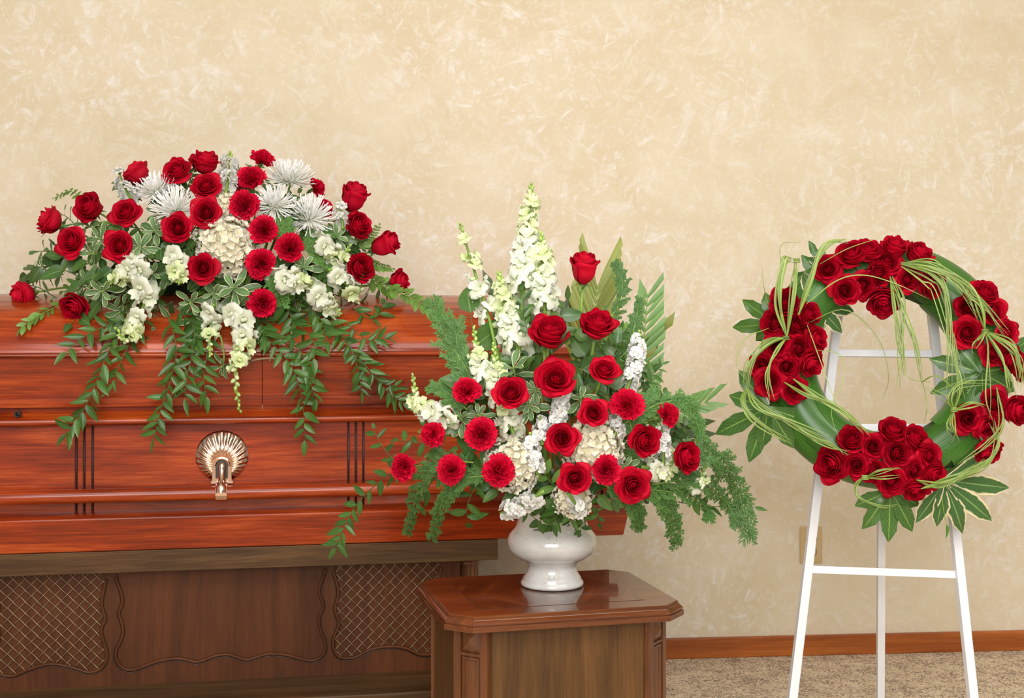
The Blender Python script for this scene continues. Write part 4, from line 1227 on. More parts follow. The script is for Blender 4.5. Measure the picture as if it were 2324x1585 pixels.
def blade_mesh(path, w, base):
    T = tangents(path); V, U = [], []; n = len(path)
    nrm = C2W(0, 0, 1)
    for i, p in enumerate(path):
        t = i / (n - 1); ww = w * min(1, .55 + 3 * t) * (1 - t ** 4) + .0003
        sd = T[i].cross(nrm); sd = sd.normalized() if sd.length > 1e-4 else T[i].orthogonal().normalized()
        for a in (-1, 0, 1): V.append(p - base + sd * (a * ww / 2) + nrm * (.22 * ww * (1 - abs(a)))); U.append((a * .5 + .5, t))
    return mesh('blade', V, grid_faces(2, n - 1), M['grass'], U)
def grass(paths, label, group, w=.0042, knot=None):
    base = paths[0][0]
    e = thing('grass_bundle', label, 'grass', Matrix.Translation(base), group)
    for p in paths: obj('blade', blade_mesh(catmull(p, 22), w * random.uniform(.5, 1.1), base), e)
    if knot is not None:
        ring = []
        for s in range(3):
            o = C2W(random.uniform(-.3, .3), 1, random.uniform(-.2, .2)).normalized() * .0008 * s
            ring.append(tube_geo([knot - base + o + (RT * cos(a) + FW * sin(a) * .8) * .0075 + UP * .003 * (s - 1) for a in [2 * pi * k / 14 for k in range(15)]], .0016, 5, False))
        V, F = join_geo(ring)
        obj('knot', mesh('knot', V, F, M['grass'], [(.3, .5)] * len(V)), e)
    return e
# ------------------------------------------------------------------ arrangement shapes (depths in metres along the view)
def lin(x, pts):
    if x <= pts[0][0]: return pts[0][1]
    for (a, b), (c, d) in zip(pts, pts[1:]):
        if x <= c: return b + (d - b) * (x - a) / (c - a)
    return pts[-1][1]
def lid_depth(px, py):       # face of the casket at this pixel, a little in front of it
    return cas_depth(px) + lin(py, [(640, .30), (668, .26), (690, .15), (720, .075), (760, .03), (800, -.006), (960, .0), (1110, .0)]) - .022
def spray(px, py, lift=0.0):
    ex = (px - 475) / 455; ey = (650 - py) / 318 if py < 650 else (py - 650) / 150
    q = min(1, ex * ex + ey * ey)
    d = cas_depth(px) + .27 - .27 * sqrt(1 - q)
    return min(d, lid_depth(px, py)) - lift
def spray_n(px, py):
    ex = (px - 475) / 455; ey = (650 - py) / 318
    q = min(.96, ex * ex + ey * ey)
    return Vector((ex * 1.0, ey * .85, sqrt(1 - q) * 1.25)).normalized()
def bouq(px, py, lift=0.0):
    ex = (px - 1260) / 410; ey = (1030 - py) / 560 if py < 1030 else (py - 1030) / 210
    q = min(1, ex * ex + ey * ey)
    return 2.76 - .24 * sqrt(1 - q) - lift
def bouq_n(px, py):
    ex = (px - 1260) / 410; ey = (1030 - py) / 560 if py < 1030 else (1030 - py) / 300
    q = min(.96, ex * ex + ey * ey)
    return Vector((ex * .9, ey * .8 + .12, sqrt(1 - q) * 1.2)).normalized()
F1 = cas_world(-0.03, CW / 2, 1.135)                 # where the spray's stems meet, on the lid
F2 = P(1254, 1165, 2.765)                            # mouth of the vase
def S(px, py, lift=0): return P(px, py, spray(px, py, lift))
def B(px, py, lift=0): return P(px, py, bouq(px, py, lift))
def sp_focal(px): return F1 + CU * ((px - 475) / 455 * .20)

# unseen foam added to hold the stems and darken the spray's interior
V, F = rings_geo([[(-.30, -.06, 0), (.30, -.06, 0), (.30, .06, 0), (-.30, .06, 0)], [(-.31, -.065, .02), (.31, -.065, .02), (.31, .065, .02), (-.31, .065, .02)], [(-.26, -.045, .085), (.26, -.045, .085), (.26, .045, .085), (-.26, .045, .085)]])
tag(obj('floral_foam', mesh('floral_foam', V, F, M['foam'], smooth=False), None, Matrix.Translation(cas_world(-.02, CW / 2, 1.1325)) @ Matrix.Rotation(CA, 4, 'Z')), 'dark green floral foam block holding the stems of the casket spray', 'foam')
V, F = lathe_geo([(0, 0), (.066, 0), (.066, .03), (.05, .055), (0, .06)], 20)
tag(obj('floral_foam', mesh('vase_foam', V, F, M['foam']), None, Matrix.Translation(vpos + UP * .145)), 'dark green floral foam in the mouth of the white vase', 'foam')

# ------------------------------------------------------------------ roses
G1, G2, G3 = 'red roses of the casket spray', 'red roses of the vase arrangement', 'red roses of the wreath'
R1 = [  # px, py, radius px, kind, facing (right, up, to camera) or None, label
 (311, 394, 32, 'half', (-.75, .75, .15), 'red rose in side view at the top left of the casket spray, over a mum'),
 (401, 388, 38, 'open', (-.2, .6, .85), 'large red rose left of the uppermost rose at the top of the casket spray'),
 (465, 369, 34, 'half', (.1, .9, .35), 'uppermost red rose of the casket spray, facing the ceiling beside white stock'),
 (467, 422, 36, 'open', (.05, .5, .9), 'red rose under the uppermost rose, second down in the central column of the casket spray'),
 (466, 482, 36, 'open', (0, .12, 1), 'red rose in the central column of the casket spray right of the larger white mum'),
 (401, 517, 37, 'open', (-.05, .1, 1), 'red rose directly below the larger white mum in the casket spray'),
 (203, 472, 34, 'half', (-.35, .25, .9), 'red rose by the fern tip at the upper left of the casket spray'),
 (284, 482, 37, 'open', (-.1, .4, .9), 'red rose between the fern side and the larger white mum in the casket spray'),
 (113, 503, 33, 'half', (-.9, .35, .35), 'red rose in profile at the far upper left edge of the casket spray'),
 (160, 550, 37, 'open', (-.3, .15, 1), 'open red rose below the profile rose at the left of the casket spray'),
 (269, 558, 38, 'open', (-.05, .1, 1), 'pointed-petalled red rose in the middle of the left half of the casket spray'),
 (53, 671, 33, 'half', (-.85, -.25, .5), 'leftmost red rose, drooping over the casket lid edge of the spray'),
 (172, 697, 34, 'half', (-.15, -.4, .9), 'red rose facing down onto the lid above a single broad leaf'),
 (459, 609, 37, 'open', (0, .05, 1), 'round red rose at the front centre, left under the white hydrangea of the spray'),
 (802, 451, 31, 'bud', (.35, .9, .3), 'red rosebud pointing upward at the top right of the casket spray'),
 (811, 513, 32, 'half', (.7, .3, .7), 'red rose just under the upward bud on the right of the casket spray'),
 (870, 557, 29, 'bud', (.9, .4, .25), 'red rosebud with a curled tip at the right edge of the casket spray'),
 (817, 609, 33, 'half', (.55, .2, .8), 'red rose behind a snapdragon tip on the right of the casket spray'),
 (905, 640, 27, 'half', (.95, .1, .3), 'lowest right red rose of the spray, just above the casket lid'),
]
for px, py, r, k, fc, lb in R1:
    p = S(px, py, .045 if py < 650 else .03)
    rose(p, C2W(*fc), r * p.dot(FW) / F_PX * 1.02, k, lb, G1, sp_focal(px))
R2 = [
 (1325, 613, 33, 'bud', (.05, 1, .35), 'topmost red rosebud on a long stem before the olive palm frond'),
 (1247, 756, 43, 'half', (.05, .8, .75), 'half-open red rose with spread outer petals below the tall snapdragons'),
 (1355, 739, 40, 'half', (.1, .8, .6), 'red rose in side view on a long stem right of the spread rose'),
 (1261, 858, 49, 'open', (.0, .4, .95), 'largest open red rose in the middle of the vase arrangement, above white stock'),
 (1371, 839, 38, 'open', (.15, .65, .8), 'red rose beside the white stock spike at the right of the vase arrangement'),
 (1158, 892, 42, 'open', (-.1, .5, .9), 'open red rose with a hanging petal left of the largest vase rose'),
 (1348, 938, 35, 'open', (.1, .2, 1), 'red rose right of the upright white stock in the vase arrangement'),
 (1276, 995, 39, 'open', (0, .1, 1), 'red rose between the two cream hydrangeas of the vase arrangement'),
 (1462, 1000, 34, 'half', (.35, .1, .95), 'red rose right of the right-hand cream hydrangea'),
 (1556, 1038, 35, 'half', (.6, .15, .85), 'rightmost red rose of the vase arrangement, between two green snapdragon tips'),
 (1306, 1087, 39, 'open', (.05, .0, 1), 'lower centre red rose of the vase arrangement, left of the small carnation'),
 (1438, 1103, 41, 'open', (.15, -.05, 1), 'lowest right large red rose of the vase arrangement, above the cedar'),
]
for px, py, r, k, fc, lb in R2:
    p = B(px, py, .055)
    rose(p, C2W(*fc), r * p.dot(FW) / F_PX * 1.02, k, lb, G2, F2)
WC = P(2009, 828, 3.17)
WT = radians(11)
WX = C2W(1, 0, .12).normalized()
WN_ = C2W(-.12 * cos(WT), sin(WT), cos(WT)).normalized()
WYv = WN_.cross(WX).normalized()
RM, RTU = .238, .072
def wr(px, py, h=0.0):       # point above the wreath's middle plane
    return hit(px, py, WC + WN_ * h, WN_)
R3 = [
 (1878, 610, 31, 'open', (-.35, .2, .9), 'leftmost red rose of the cluster on top of the wreath'),
 (1932, 580, 29, 'half', (-.5, .6, .6), 'tilted red rose at the upper left of the wreath top cluster'),
 (1968, 572, 27, 'half', (-.1, .8, .6), 'red rose on the upper rim just left of the centre of the wreath top cluster'),
 (2015, 592, 34, 'open', (.05, .3, 1), 'fully open red rose in front at the centre of the wreath top cluster'),
 (2030, 562, 26, 'half', (.1, .9, .4), 'topmost red rose of the whole wreath, tipped backward'),
 (2085, 578, 27, 'half', (.5, .7, .5), 'ruffled red rose at the upper right of the wreath top cluster'),
 (1919, 660, 32, 'open', (-.1, -.05, 1), 'open red rose at the lower left of the wreath top cluster'),
 (1962, 647, 29, 'open', (.05, -.1, 1), 'red rose right beside the lower left rose in the wreath top cluster'),
 (1995, 622, 25, 'half', (.1, -.2, 1), 'shaded red rose tucked under the central open rose of the top cluster'),
 (2062, 635, 27, 'open', (.1, -.1, 1), 'red rose under the grass strands right of centre in the top cluster'),
 (2004, 682, 32, 'half', (-.1, -.7, .8), 'lowest red rose of the top cluster, hanging into the wreath opening'),
 (2110, 646, 28, 'half', (.4, -.3, .9), 'rightmost red rose of the wreath top cluster, half under grass'),
 (1782, 688, 29, 'half', (-.2, .5, .8), 'topmost red rose of the left wreath cluster, behind upright grass'),
 (1758, 735, 27, 'half', (-.6, .2, .8), 'dark red rose on the outer upper side of the left wreath cluster'),
 (1808, 740, 29, 'half', (.1, .2, 1), 'red rose in front above the grass knot of the left wreath cluster'),
 (1836, 714, 23, 'half', (.4, .3, .85), 'small red rose at the inner upper corner of the left wreath cluster'),
 (1762, 785, 31, 'open', (-.25, .1, 1), 'open red rose left of the grass knot in the left wreath cluster'),
 (1815, 791, 32, 'open', (.15, .0, 1), 'open red rose right of the grass knot in the left wreath cluster'),
 (1848, 770, 26, 'half', (.7, .2, .7), 'red rose on the inner edge of the left cluster, level with the upper crossbar'),
 (1730, 830, 29, 'open', (-.4, -.1, .9), 'red rose on the outer edge of the left cluster below the grass knot'),
 (1787, 832, 31, 'open', (0, -.1, 1), 'red rose in the heart of the lower left cluster of the wreath'),
 (1838, 822, 27, 'half', (.6, -.4, .7), 'red rose on the inner lower edge of the left wreath cluster'),
 (1747, 869, 32, 'open', (-.2, -.15, 1), 'large red rose low on the outer side of the left wreath cluster'),
 (1803, 886, 29, 'open', (.1, -.25, 1), 'lowest red rose of the left wreath cluster'),
 (2233, 668, 28, 'half', (.1, .7, .7), 'topmost red rose of the upper right wreath cluster'),
 (2256, 706, 31, 'open', (.3, .2, .95), 'open red rose just under the topmost one in the upper right cluster'),
 (2197, 697, 25, 'half', (-.4, .2, .9), 'small red rose at the inner top of the upper right wreath cluster'),
 (2197, 755, 34, 'open', (-.1, .1, 1), 'large round red rose left of the grass knot in the upper right cluster'),
 (2285, 757, 29, 'open', (.4, .0, .9), 'red rose right of the grass knot in the upper right cluster'),
 (2254, 803, 27, 'open', (.1, -.1, 1), 'red rose below the grass knot in the upper right cluster'),
 (2292, 816, 26, 'half', (.4, -.3, .9), 'red rose under falling grass low in the upper right cluster'),
 (2318, 838, 24, 'half', (.6, -.3, .7), 'red rose cut by the right edge of the picture'),
 (2258, 914, 33, 'open', (.1, .2, 1), 'upper red rose of the lower right wreath cluster'),
 (2196, 950, 34, 'open', (-.3, .0, 1), 'left open red rose of the lower right wreath cluster'),
 (2243, 968, 31, 'open', (.1, -.2, 1), 'central red rose of the lower right wreath cluster'),
 (2304, 932, 30, 'half', (.6, .0, .8), 'rightmost red rose of the lower right wreath cluster'),
 (2241, 1022, 27, 'half', (.15, -.75, .6), 'lowest red rose of the lower right cluster, hanging down'),
 (1931, 998, 27, 'half', (-.3, .6, .7), 'red rose at the upper left of the bottom wreath cluster'),
 (2026, 978, 28, 'half', (.0, .8, .6), 'topmost red rose of the bottom wreath cluster, before the middle crossbar'),
 (2076, 996, 27, 'half', (.3, .6, .75), 'red rose at the upper right of the bottom wreath cluster'),
 (1982, 1014, 29, 'open', (-.1, .2, 1), 'red rose in the upper middle of the bottom wreath cluster'),
 (2039, 1028, 37, 'open', (0, .1, 1), 'largest round red rose at the centre of the bottom wreath cluster'),
 (2110, 1034, 29, 'open', (.3, .1, 1), 'red rose at the right of the bottom wreath cluster'),
 (1889, 1054, 33, 'half', (-.7, -.1, .75), 'leftmost red rose of the bottom cluster, turned outward'),
 (1944, 1057, 30, 'open', (-.3, .0, 1), 'red rose beside the leftmost one in the bottom wreath cluster'),
 (2077, 1069, 27, 'open', (.1, -.1, 1), 'dark red rose below right of the largest rose in the bottom cluster'),
 (1984, 1072, 22, 'half', (-.05, -.1, 1), 'small dark red rose at the lower left of the bottom wreath cluster'),
 (2024, 1094, 32, 'open', (0, -.3, 1), 'lower middle red rose of the bottom wreath cluster'),
 (2116, 1076, 26, 'half', (.5, -.2, .85), 'red rose at the lower right of the bottom cluster over the cream-edged leaves'),
 (2078, 1110, 24, 'half', (.1, -.6, .8), 'lowest red rose of the bottom wreath cluster'),
]
for px, py, r, k, fc, lb in R3:
    p = wr(px, py, RTU + .018 + .012 * ((px * 7 + py * 3) % 5) / 5)
    dd = (p - CAMP).dot(FW)
    rose(p, (C2W(*fc) + WN_ * .2).normalized(), r * dd / F_PX * 1.17, k, lb, G3, None, .035)

# ------------------------------------------------------------------ carnations
GC1, GC2 = 'red carnations of the casket spray', 'red carnations of the vase arrangement'
for px, py, r, fc, lb in [
 (598, 357, 29, (.45, .75, .4), 'topmost red carnation of the casket spray, with a green bud in front'),
 (569, 401, 33, (.0, .55, .85), 'red carnation directly below the topmost one in the spray'),
 (525, 431, 28, (-.2, .5, .8), 'red carnation half hidden behind another, right of the rose column'),
 (553, 462, 34, (.0, .3, 1), 'red carnation between the rose column and the small white mum'),
 (597, 520, 34, (.0, .2, 1), 'red carnation right above the hydrangea in the casket spray'),
 (658, 562, 34, (.15, .15, 1), 'red carnation below the right-hand white mum'),
 (592, 597, 35, (.05, .05, 1), 'red carnation at the lower right edge of the spray hydrangea'),
 (594, 688, 33, (.05, -.05, 1), 'lowest red carnation of the spray, above the hanging ruscus'),
 (722, 424, 25, (.8, .4, .2), 'red carnation in profile behind the upper right white mum'),
 (738, 470, 27, (.7, .5, .3), 'red carnation peeping out behind the lower right white mum')]:
    p = S(px, py, .045 if px not in (722, 738, 525) else -.02)
    carnation(p, C2W(*fc), r * (p - CAMP).dot(FW) / F_PX * 1.05, lb, GC1, sp_focal(px))
for px, py, r, fc, lb in [
 (1056, 884, 34, (-.3, .5, .8), 'upper left red carnation of the vase arrangement, under the cedar'),
 (975, 985, 30, (-.6, .1, .8), 'red carnation below the leftmost white snapdragon'),
 (1091, 985, 37, (-.1, .15, 1), 'large red carnation under the open rose on the left of the vase arrangement'),
 (910, 1061, 32, (-.5, .05, .85), 'leftmost red carnation, standing out before the casket side'),
 (1022, 1069, 34, (-.25, .0, 1), 'red carnation above the hanging cedar left of the vase'),
 (1131, 1072, 37, (-.05, -.1, 1), 'red carnation in front of the left cream hydrangea'),
 (1427, 919, 39, (.2, .3, .95), 'large red carnation at the upper right of the vase arrangement'),
 (1522, 940, 31, (.7, .25, .65), 'rightmost red carnation, in profile beside the small palm frond'),
 (1377, 1067, 35, (.1, .05, 1), 'red carnation between the two lowest roses of the vase arrangement')]:
    p = B(px, py, .05)
    carnation(p, C2W(*fc), r * (p - CAMP).dot(FW) / F_PX * 1.04, lb, GC2, F2)

# ------------------------------------------------------------------ chrysanthemums, hydrangeas
for px, py, r, fc, lb in [
 (352, 430, 50, (-.2, .85, .6), 'upper left white spider chrysanthemum of the casket spray'),
 (396, 472, 57, (-.05, .62, .8), 'larger white spider chrysanthemum at the left, under the upper one'),
 (658, 404, 58, (.15, .92, .42), 'white spider chrysanthemum at the upper right, seen nearly from the side'),
 (622, 463, 50, (-.05, .62, .8), 'small white spider chrysanthemum between carnation and right mums'),
 (702, 491, 57, (.1, .62, .8), 'lower right white spider chrysanthemum of the casket spray')]:
    p = S(px, py, .015)
    mum(p, C2W(*fc), r * (p - CAMP).dot(FW) / F_PX * 1.04, lb, 'white mums of the casket spray', sp_focal(px))
for px, py, r, fc, lb, w in [
 (512, 558, 74, (0, .1, 1), 'big cream hydrangea head at the front of the casket spray', 0),
 (510, 470, 44, (.1, .5, .9), 'small cream hydrangea head between rose column and carnation in the spray', 0),
 (1165, 1052, 66, (-.2, .1, 1), 'left cream hydrangea head of the vase arrangement', 1),
 (1346, 1018, 74, (.15, .15, 1), 'right cream hydrangea head of the vase arrangement', 1),
 (1300, 1130, 50, (.05, -.2, 1), 'low cream hydrangea head above the vase rim', 1)]:
    p = (B(px, py, -.018) if w else S(px, py, -.012))
    hydrangea(p, C2W(*fc), r * (p - CAMP).dot(FW) / F_PX, lb, 'cream hydrangeas', F2 if w else sp_focal(px), 150 if r > 55 else 90)

# ------------------------------------------------------------------ stock and snapdragons
def sp(pts, lift=.03): return [S(x, y, lift) for x, y in pts]
def bq(pts, lift=.02): return [B(x, y, lift) for x, y in pts]
KS = .00118
for pts, n, sz, lb, tb in [
 ([(300, 455), (285, 430), (268, 385)], 11, 13, 'white stock with a green tip at the upper left of the casket spray', 5),
 ([(512, 440), (518, 400), (522, 350)], 13, 14, 'white stock at the top of the casket spray beside the uppermost rose', 6),
 ([(778, 520), (776, 500), (770, 460)], 8, 11, 'small white stock left of the upward rosebud on the right', 5)]:
    stock(sp(pts, .03), n, sz * KS * 1.2, lb, 'white stock in the casket spray', tb)
for pts, n, sz, lb, tb in [
 ([(1258, 990), (1270, 935), (1276, 886)], 16, 15, 'upright white stock below the largest vase rose', 5),
 ([(1222, 1085), (1212, 1040), (1205, 985)], 14, 15, 'white stock with a bare green tip over the left hydrangea', 6),
 ([(1235, 1115), (1185, 1148), (1135, 1165)], 16, 17, 'white stock drooping at the lower left over the vase shoulder', 0),
 ([(1420, 895), (1440, 830), (1452, 755)], 18, 15, 'tall white stock spike before the trimmed palm frond', 5),
 ([(1505, 1060), (1505, 1010), (1498, 960)], 11, 14, 'white stock behind the rose on the right of the vase arrangement', 3),
 ([(1232, 1010), (1228, 990), (1226, 945)], 9, 15, 'white stock half hidden left of the rose between the hydrangeas', 0),
 ([(1395, 990), (1402, 965), (1402, 925)], 9, 14, 'white stock behind the upper right carnation of the vase arrangement', 0),
 ([(1290, 1120), (1310, 1150), (1322, 1165)], 7, 14, 'short white stock low beside the vase rim', 0)]:
    stock(bq(pts, .05 if pts[-1][1] > 1160 else .005), n, sz * .00097, lb, 'white stock in the vase arrangement', tb)
TOW = C2W(0, 0, 1)
for pts, n, sz, lb, kw in [
 ([(330, 600), (300, 608), (268, 632), (252, 640)], 9, 30, 'pale snapdragon pointing left under the pointed-petalled rose', dict(buds=7)),
 ([(405, 575), (402, 600), (404, 625), (408, 640)], 10, 30, 'pale green snapdragon facing forward left of the front centre rose', dict(buds=9)),
 ([(335, 640), (330, 680), (305, 745), (285, 772), (264, 745)], 13, 31, 'snapdragon hanging over the lid on the left, its tip curling up', dict(buds=10)),
 ([(485, 690), (480, 725), (476, 770), (478, 808)], 8, 27, 'shorter snapdragon hanging left of the longest one', dict(buds=9)),
 ([(535, 700), (555, 770), (535, 850), (544, 935)], 15, 31, 'longest hanging snapdragon, reaching down over the lid front', dict(buds=13, open_to=.60)),
 ([(625, 640), (655, 636), (690, 640), (704, 640)], 10, 31, 'snapdragon facing forward right of the low carnation', dict(buds=8)),
 ([(715, 548), (745, 565), (775, 585), (796, 555)], 9, 27, 'small snapdragon above the right side roses', dict(buds=9)),
 ([(700, 655), (730, 680), (756, 700), (770, 712)], 11, 31, 'low snapdragon at the right end over the lid', dict(buds=9)),
 ([(745, 610), (780, 640), (812, 668), (824, 620)], 11, 29, 'snapdragon with upturned tip in front of the right rose', dict(buds=9)),
 ]:
    snapdragon(sp(pts, .04), max(5, int(n * .8)), sz * KS * .76, lb, 'snapdragons of the casket spray', start=.02, toward=TOW, **kw)
for pts, n, sz, lb, kw in [
 ([(1178, 800), (1188, 640), (1196, 540), (1206, 420)], 30, 34, 'tallest white snapdragon, its green tip at the very top', dict(start=.26, buds=13, open_to=.90)),
 ([(1236, 840), (1236, 700), (1231, 620), (1229, 530)], 20, 33, 'second white snapdragon right of the tallest one', dict(start=.28, buds=10, open_to=.87)),
 ([(1138, 850), (1110, 725), (1078, 620), (1044, 508)], 15, 29, 'slender snapdragon leaning left, tip beside the wall', dict(start=.26, buds=11, open_to=.88)),
 ([(1190, 860), (1168, 770), (1150, 700), (1132, 620)], 20, 33, 'white snapdragon in front of the dark palm, left of the tall ones', dict(start=.22, buds=11, open_to=.86)),
 ([(1102, 880), (1094, 840), (1083, 800), (1075, 742)], 11, 30, 'short green-tipped snapdragon above the upper left carnation', dict(start=.05, buds=14, open_to=.6)),
 ([(1135, 940), (1132, 870), (1126, 835), (1120, 782)], 12, 30, 'short green-tipped snapdragon directly above the left open rose', dict(start=.05, buds=13, open_to=.62)),
 ([(1045, 945), (985, 938), (948, 910), (937, 852)], 14, 29, 'leftmost snapdragon with upright green tip before the casket', dict(start=.05, buds=13, open_to=.66)),
 ([(1455, 1060), (1495, 1068), (1522, 1065), (1524, 1022)], 10, 27, 'green-tipped snapdragon left of the rightmost vase rose', dict(start=.1, buds=12, open_to=.55)),
 ([(1560, 1110), (1578, 1095), (1594, 1075), (1608, 1028)], 8, 26, 'green-tipped snapdragon right of the rightmost vase rose', dict(start=.05, buds=12, open_to=.55)),
 ([(1165, 985), (1158, 965), (1150, 940), (1146, 915)], 9, 28, 'white snapdragon behind and below the left open rose', dict(start=.05, buds=0, open_to=1)),
 ]:
    lift = -.02 if pts[-1][1] < 640 else .005
    snapdragon(bq(pts, lift), max(5, int(n * .75)), sz * .00095 * .80, lb, 'snapdragons of the vase arrangement', toward=TOW * .7, **kw)

# ------------------------------------------------------------------ casket spray greenery
for pos, fc, sz, n, lb in [
 ((190, 507), (-.6, .3, .7), 46, 9, 'variegated sprig between the two left roses of the spray'),
 ((222, 540), (-.3, .2, .9), 46, 9, 'variegated sprig left of the pointed-petalled rose'),
 ((205, 575), (-.5, .0, .8), 42, 8, 'variegated sprig below right of the open left rose'),
 ((190, 640), (-.5, .1, .8), 48, 10, 'variegated sprig above the rose that faces down'),
 ((228, 662), (-.2, -.2, .9), 46, 9, 'variegated sprig right of the rose that faces down'),
 ((318, 560), (.2, .1, 1), 46, 9, 'variegated sprig right of the pointed-petalled rose'),
 ((350, 522), (-.1, .3, 1), 44, 8, 'variegated sprig left of the rose below the larger mum'),
 ((528, 652), (.0, .35, 1), 60, 10, 'large variegated sprig at the front centre of the spray'),
 ((541, 700), (.0, -.5, .9), 48, 7, 'variegated sprig pointing down above the longest snapdragon'),
 ((480, 668), (-.3, -.2, 1), 40, 8, 'variegated sprig under the front centre rose'),
 ((345, 622), (.0, -.2, 1), 40, 8, 'variegated sprig between the two left snapdragons'),
 ((268, 712), (-.2, -.5, .9), 42, 7, 'variegated sprig low on the left above the lid'),
 ((500, 835), (-.5, -.4, .8), 40, 7, 'variegated tip hanging beside the longest snapdragon'),
 ((765, 535), (.3, .4, .9), 44, 8, 'variegated sprig under the lower right mum'),
 ((690, 605), (.1, .2, 1), 42, 8, 'variegated sprig under the rightmost spray carnation'),
 ((430, 690), (-.1, -.4, 1), 40, 8, 'variegated sprig low between the hanging snapdragons'),
 ]:
    p = S(*pos, .02)
    rosette(p, C2W(*fc), sz * KS, lb, 'variegated sprigs of the casket spray', sp_focal(pos[0]) if pos[1] < 760 else p + UP * .08, n)
for pts, n, sz, lb in [
 ([(200, 640), (150, 615), (95, 605), (62, 625)], 7, 62, 'spray of broad leaves at the left end over the casket lid'),
 ([(240, 620), (190, 590), (140, 585)], 6, 58, 'broad leaves under the open left rose of the spray'),
 ([(300, 640), (250, 610), (205, 620)], 6, 58, 'broad dark leaves left of the first snapdragon'),
 ([(420, 640), (385, 600), (350, 585)], 5, 62, 'broad leaves behind the forward-facing snapdragon'),
 ([(440, 590), (425, 560), (415, 545)], 4, 50, 'broad leaf pair left of the hydrangea'),
 ([(230, 680), (190, 710), (160, 735)], 4, 56, 'single broad leaf group lying on the lid below the left rose'),
 ([(310, 700), (290, 720), (262, 735)], 5, 50, 'broad dark leaves behind the hanging left snapdragon'),
 ([(560, 560), (575, 530), (600, 480)], 5, 46, 'broad dark leaves between the carnations and hydrangea'),
 ([(660, 520), (668, 480), (680, 440)], 6, 46, 'broad dark leaves between the right mums'),
 ([(750, 560), (790, 540), (800, 555)], 5, 44, 'broad leaves beside the middle right rose'),
 ([(720, 640), (760, 620), (800, 640)], 6, 46, 'broad dark leaves behind the right snapdragons')]:
    branch('leaf_spray', lb, 'foliage', 'broad leaf sprays of the casket spray', sp(pts, .005), SAL, n, sz * KS, face=C2W(-.1, .5, 1).normalized(), spread=60)
# dense inner greenery
def zone(px, py, x0, x1, y0, y1):
    u = (px - x0) / (x1 - x0); v = (py - y0) / (y1 - y0)
    h = 'left' if u < .33 else ('right' if u > .67 else 'middle'); w = 'upper ' if v < .36 else ('lower ' if v > .68 else 'central ')
    return w + h
LEAF_WORDS = {'ruscus': 'narrow pointed leaves', 'salal': 'broad dark leaves', 'vari': 'cream-edged leaves', 'myrtle': 'small oval leaves'}
def leaf_word(lv): return LEAF_WORDS[[k for k in LEAF_WORDS if lv[0].materials[0] == M[k]][0]]
kinds = [RUS, SAL, SAL, VAR, RUS, MYR]
for k in range(84):
    while True:
        px = random.uniform(70, 870); py = random.uniform(390, 760)
        ex = (px - 475) / 420; ey = (655 - py) / 290 if py < 655 else (py - 655) / 120
        if ex * ex + ey * ey < .88: break
    a = math.atan2(650 - py, px - 475) + random.uniform(-.7, .7)
    d = -.005 - random.uniform(0, .05)
    q = [(px - 45 * cos(a), py + 45 * sin(a)), (px, py), (px + 30 * cos(a), py - 30 * sin(a) + 8)]
    lv = random.choice(kinds)
    branch('leafy_sprig', 'sprig of %s at the %s of the casket spray' % (leaf_word(lv), zone(px, py, 70, 870, 390, 760)), 'foliage', 'filler sprigs of the casket spray', [S(x, y, d) for x, y in q], lv, 8, random.uniform(34, 46) * KS, face=C2W(*spray_n(px, min(py, 690))), spread=58, jitter=.6)
GT = 'trailing ruscus over the casket lid'
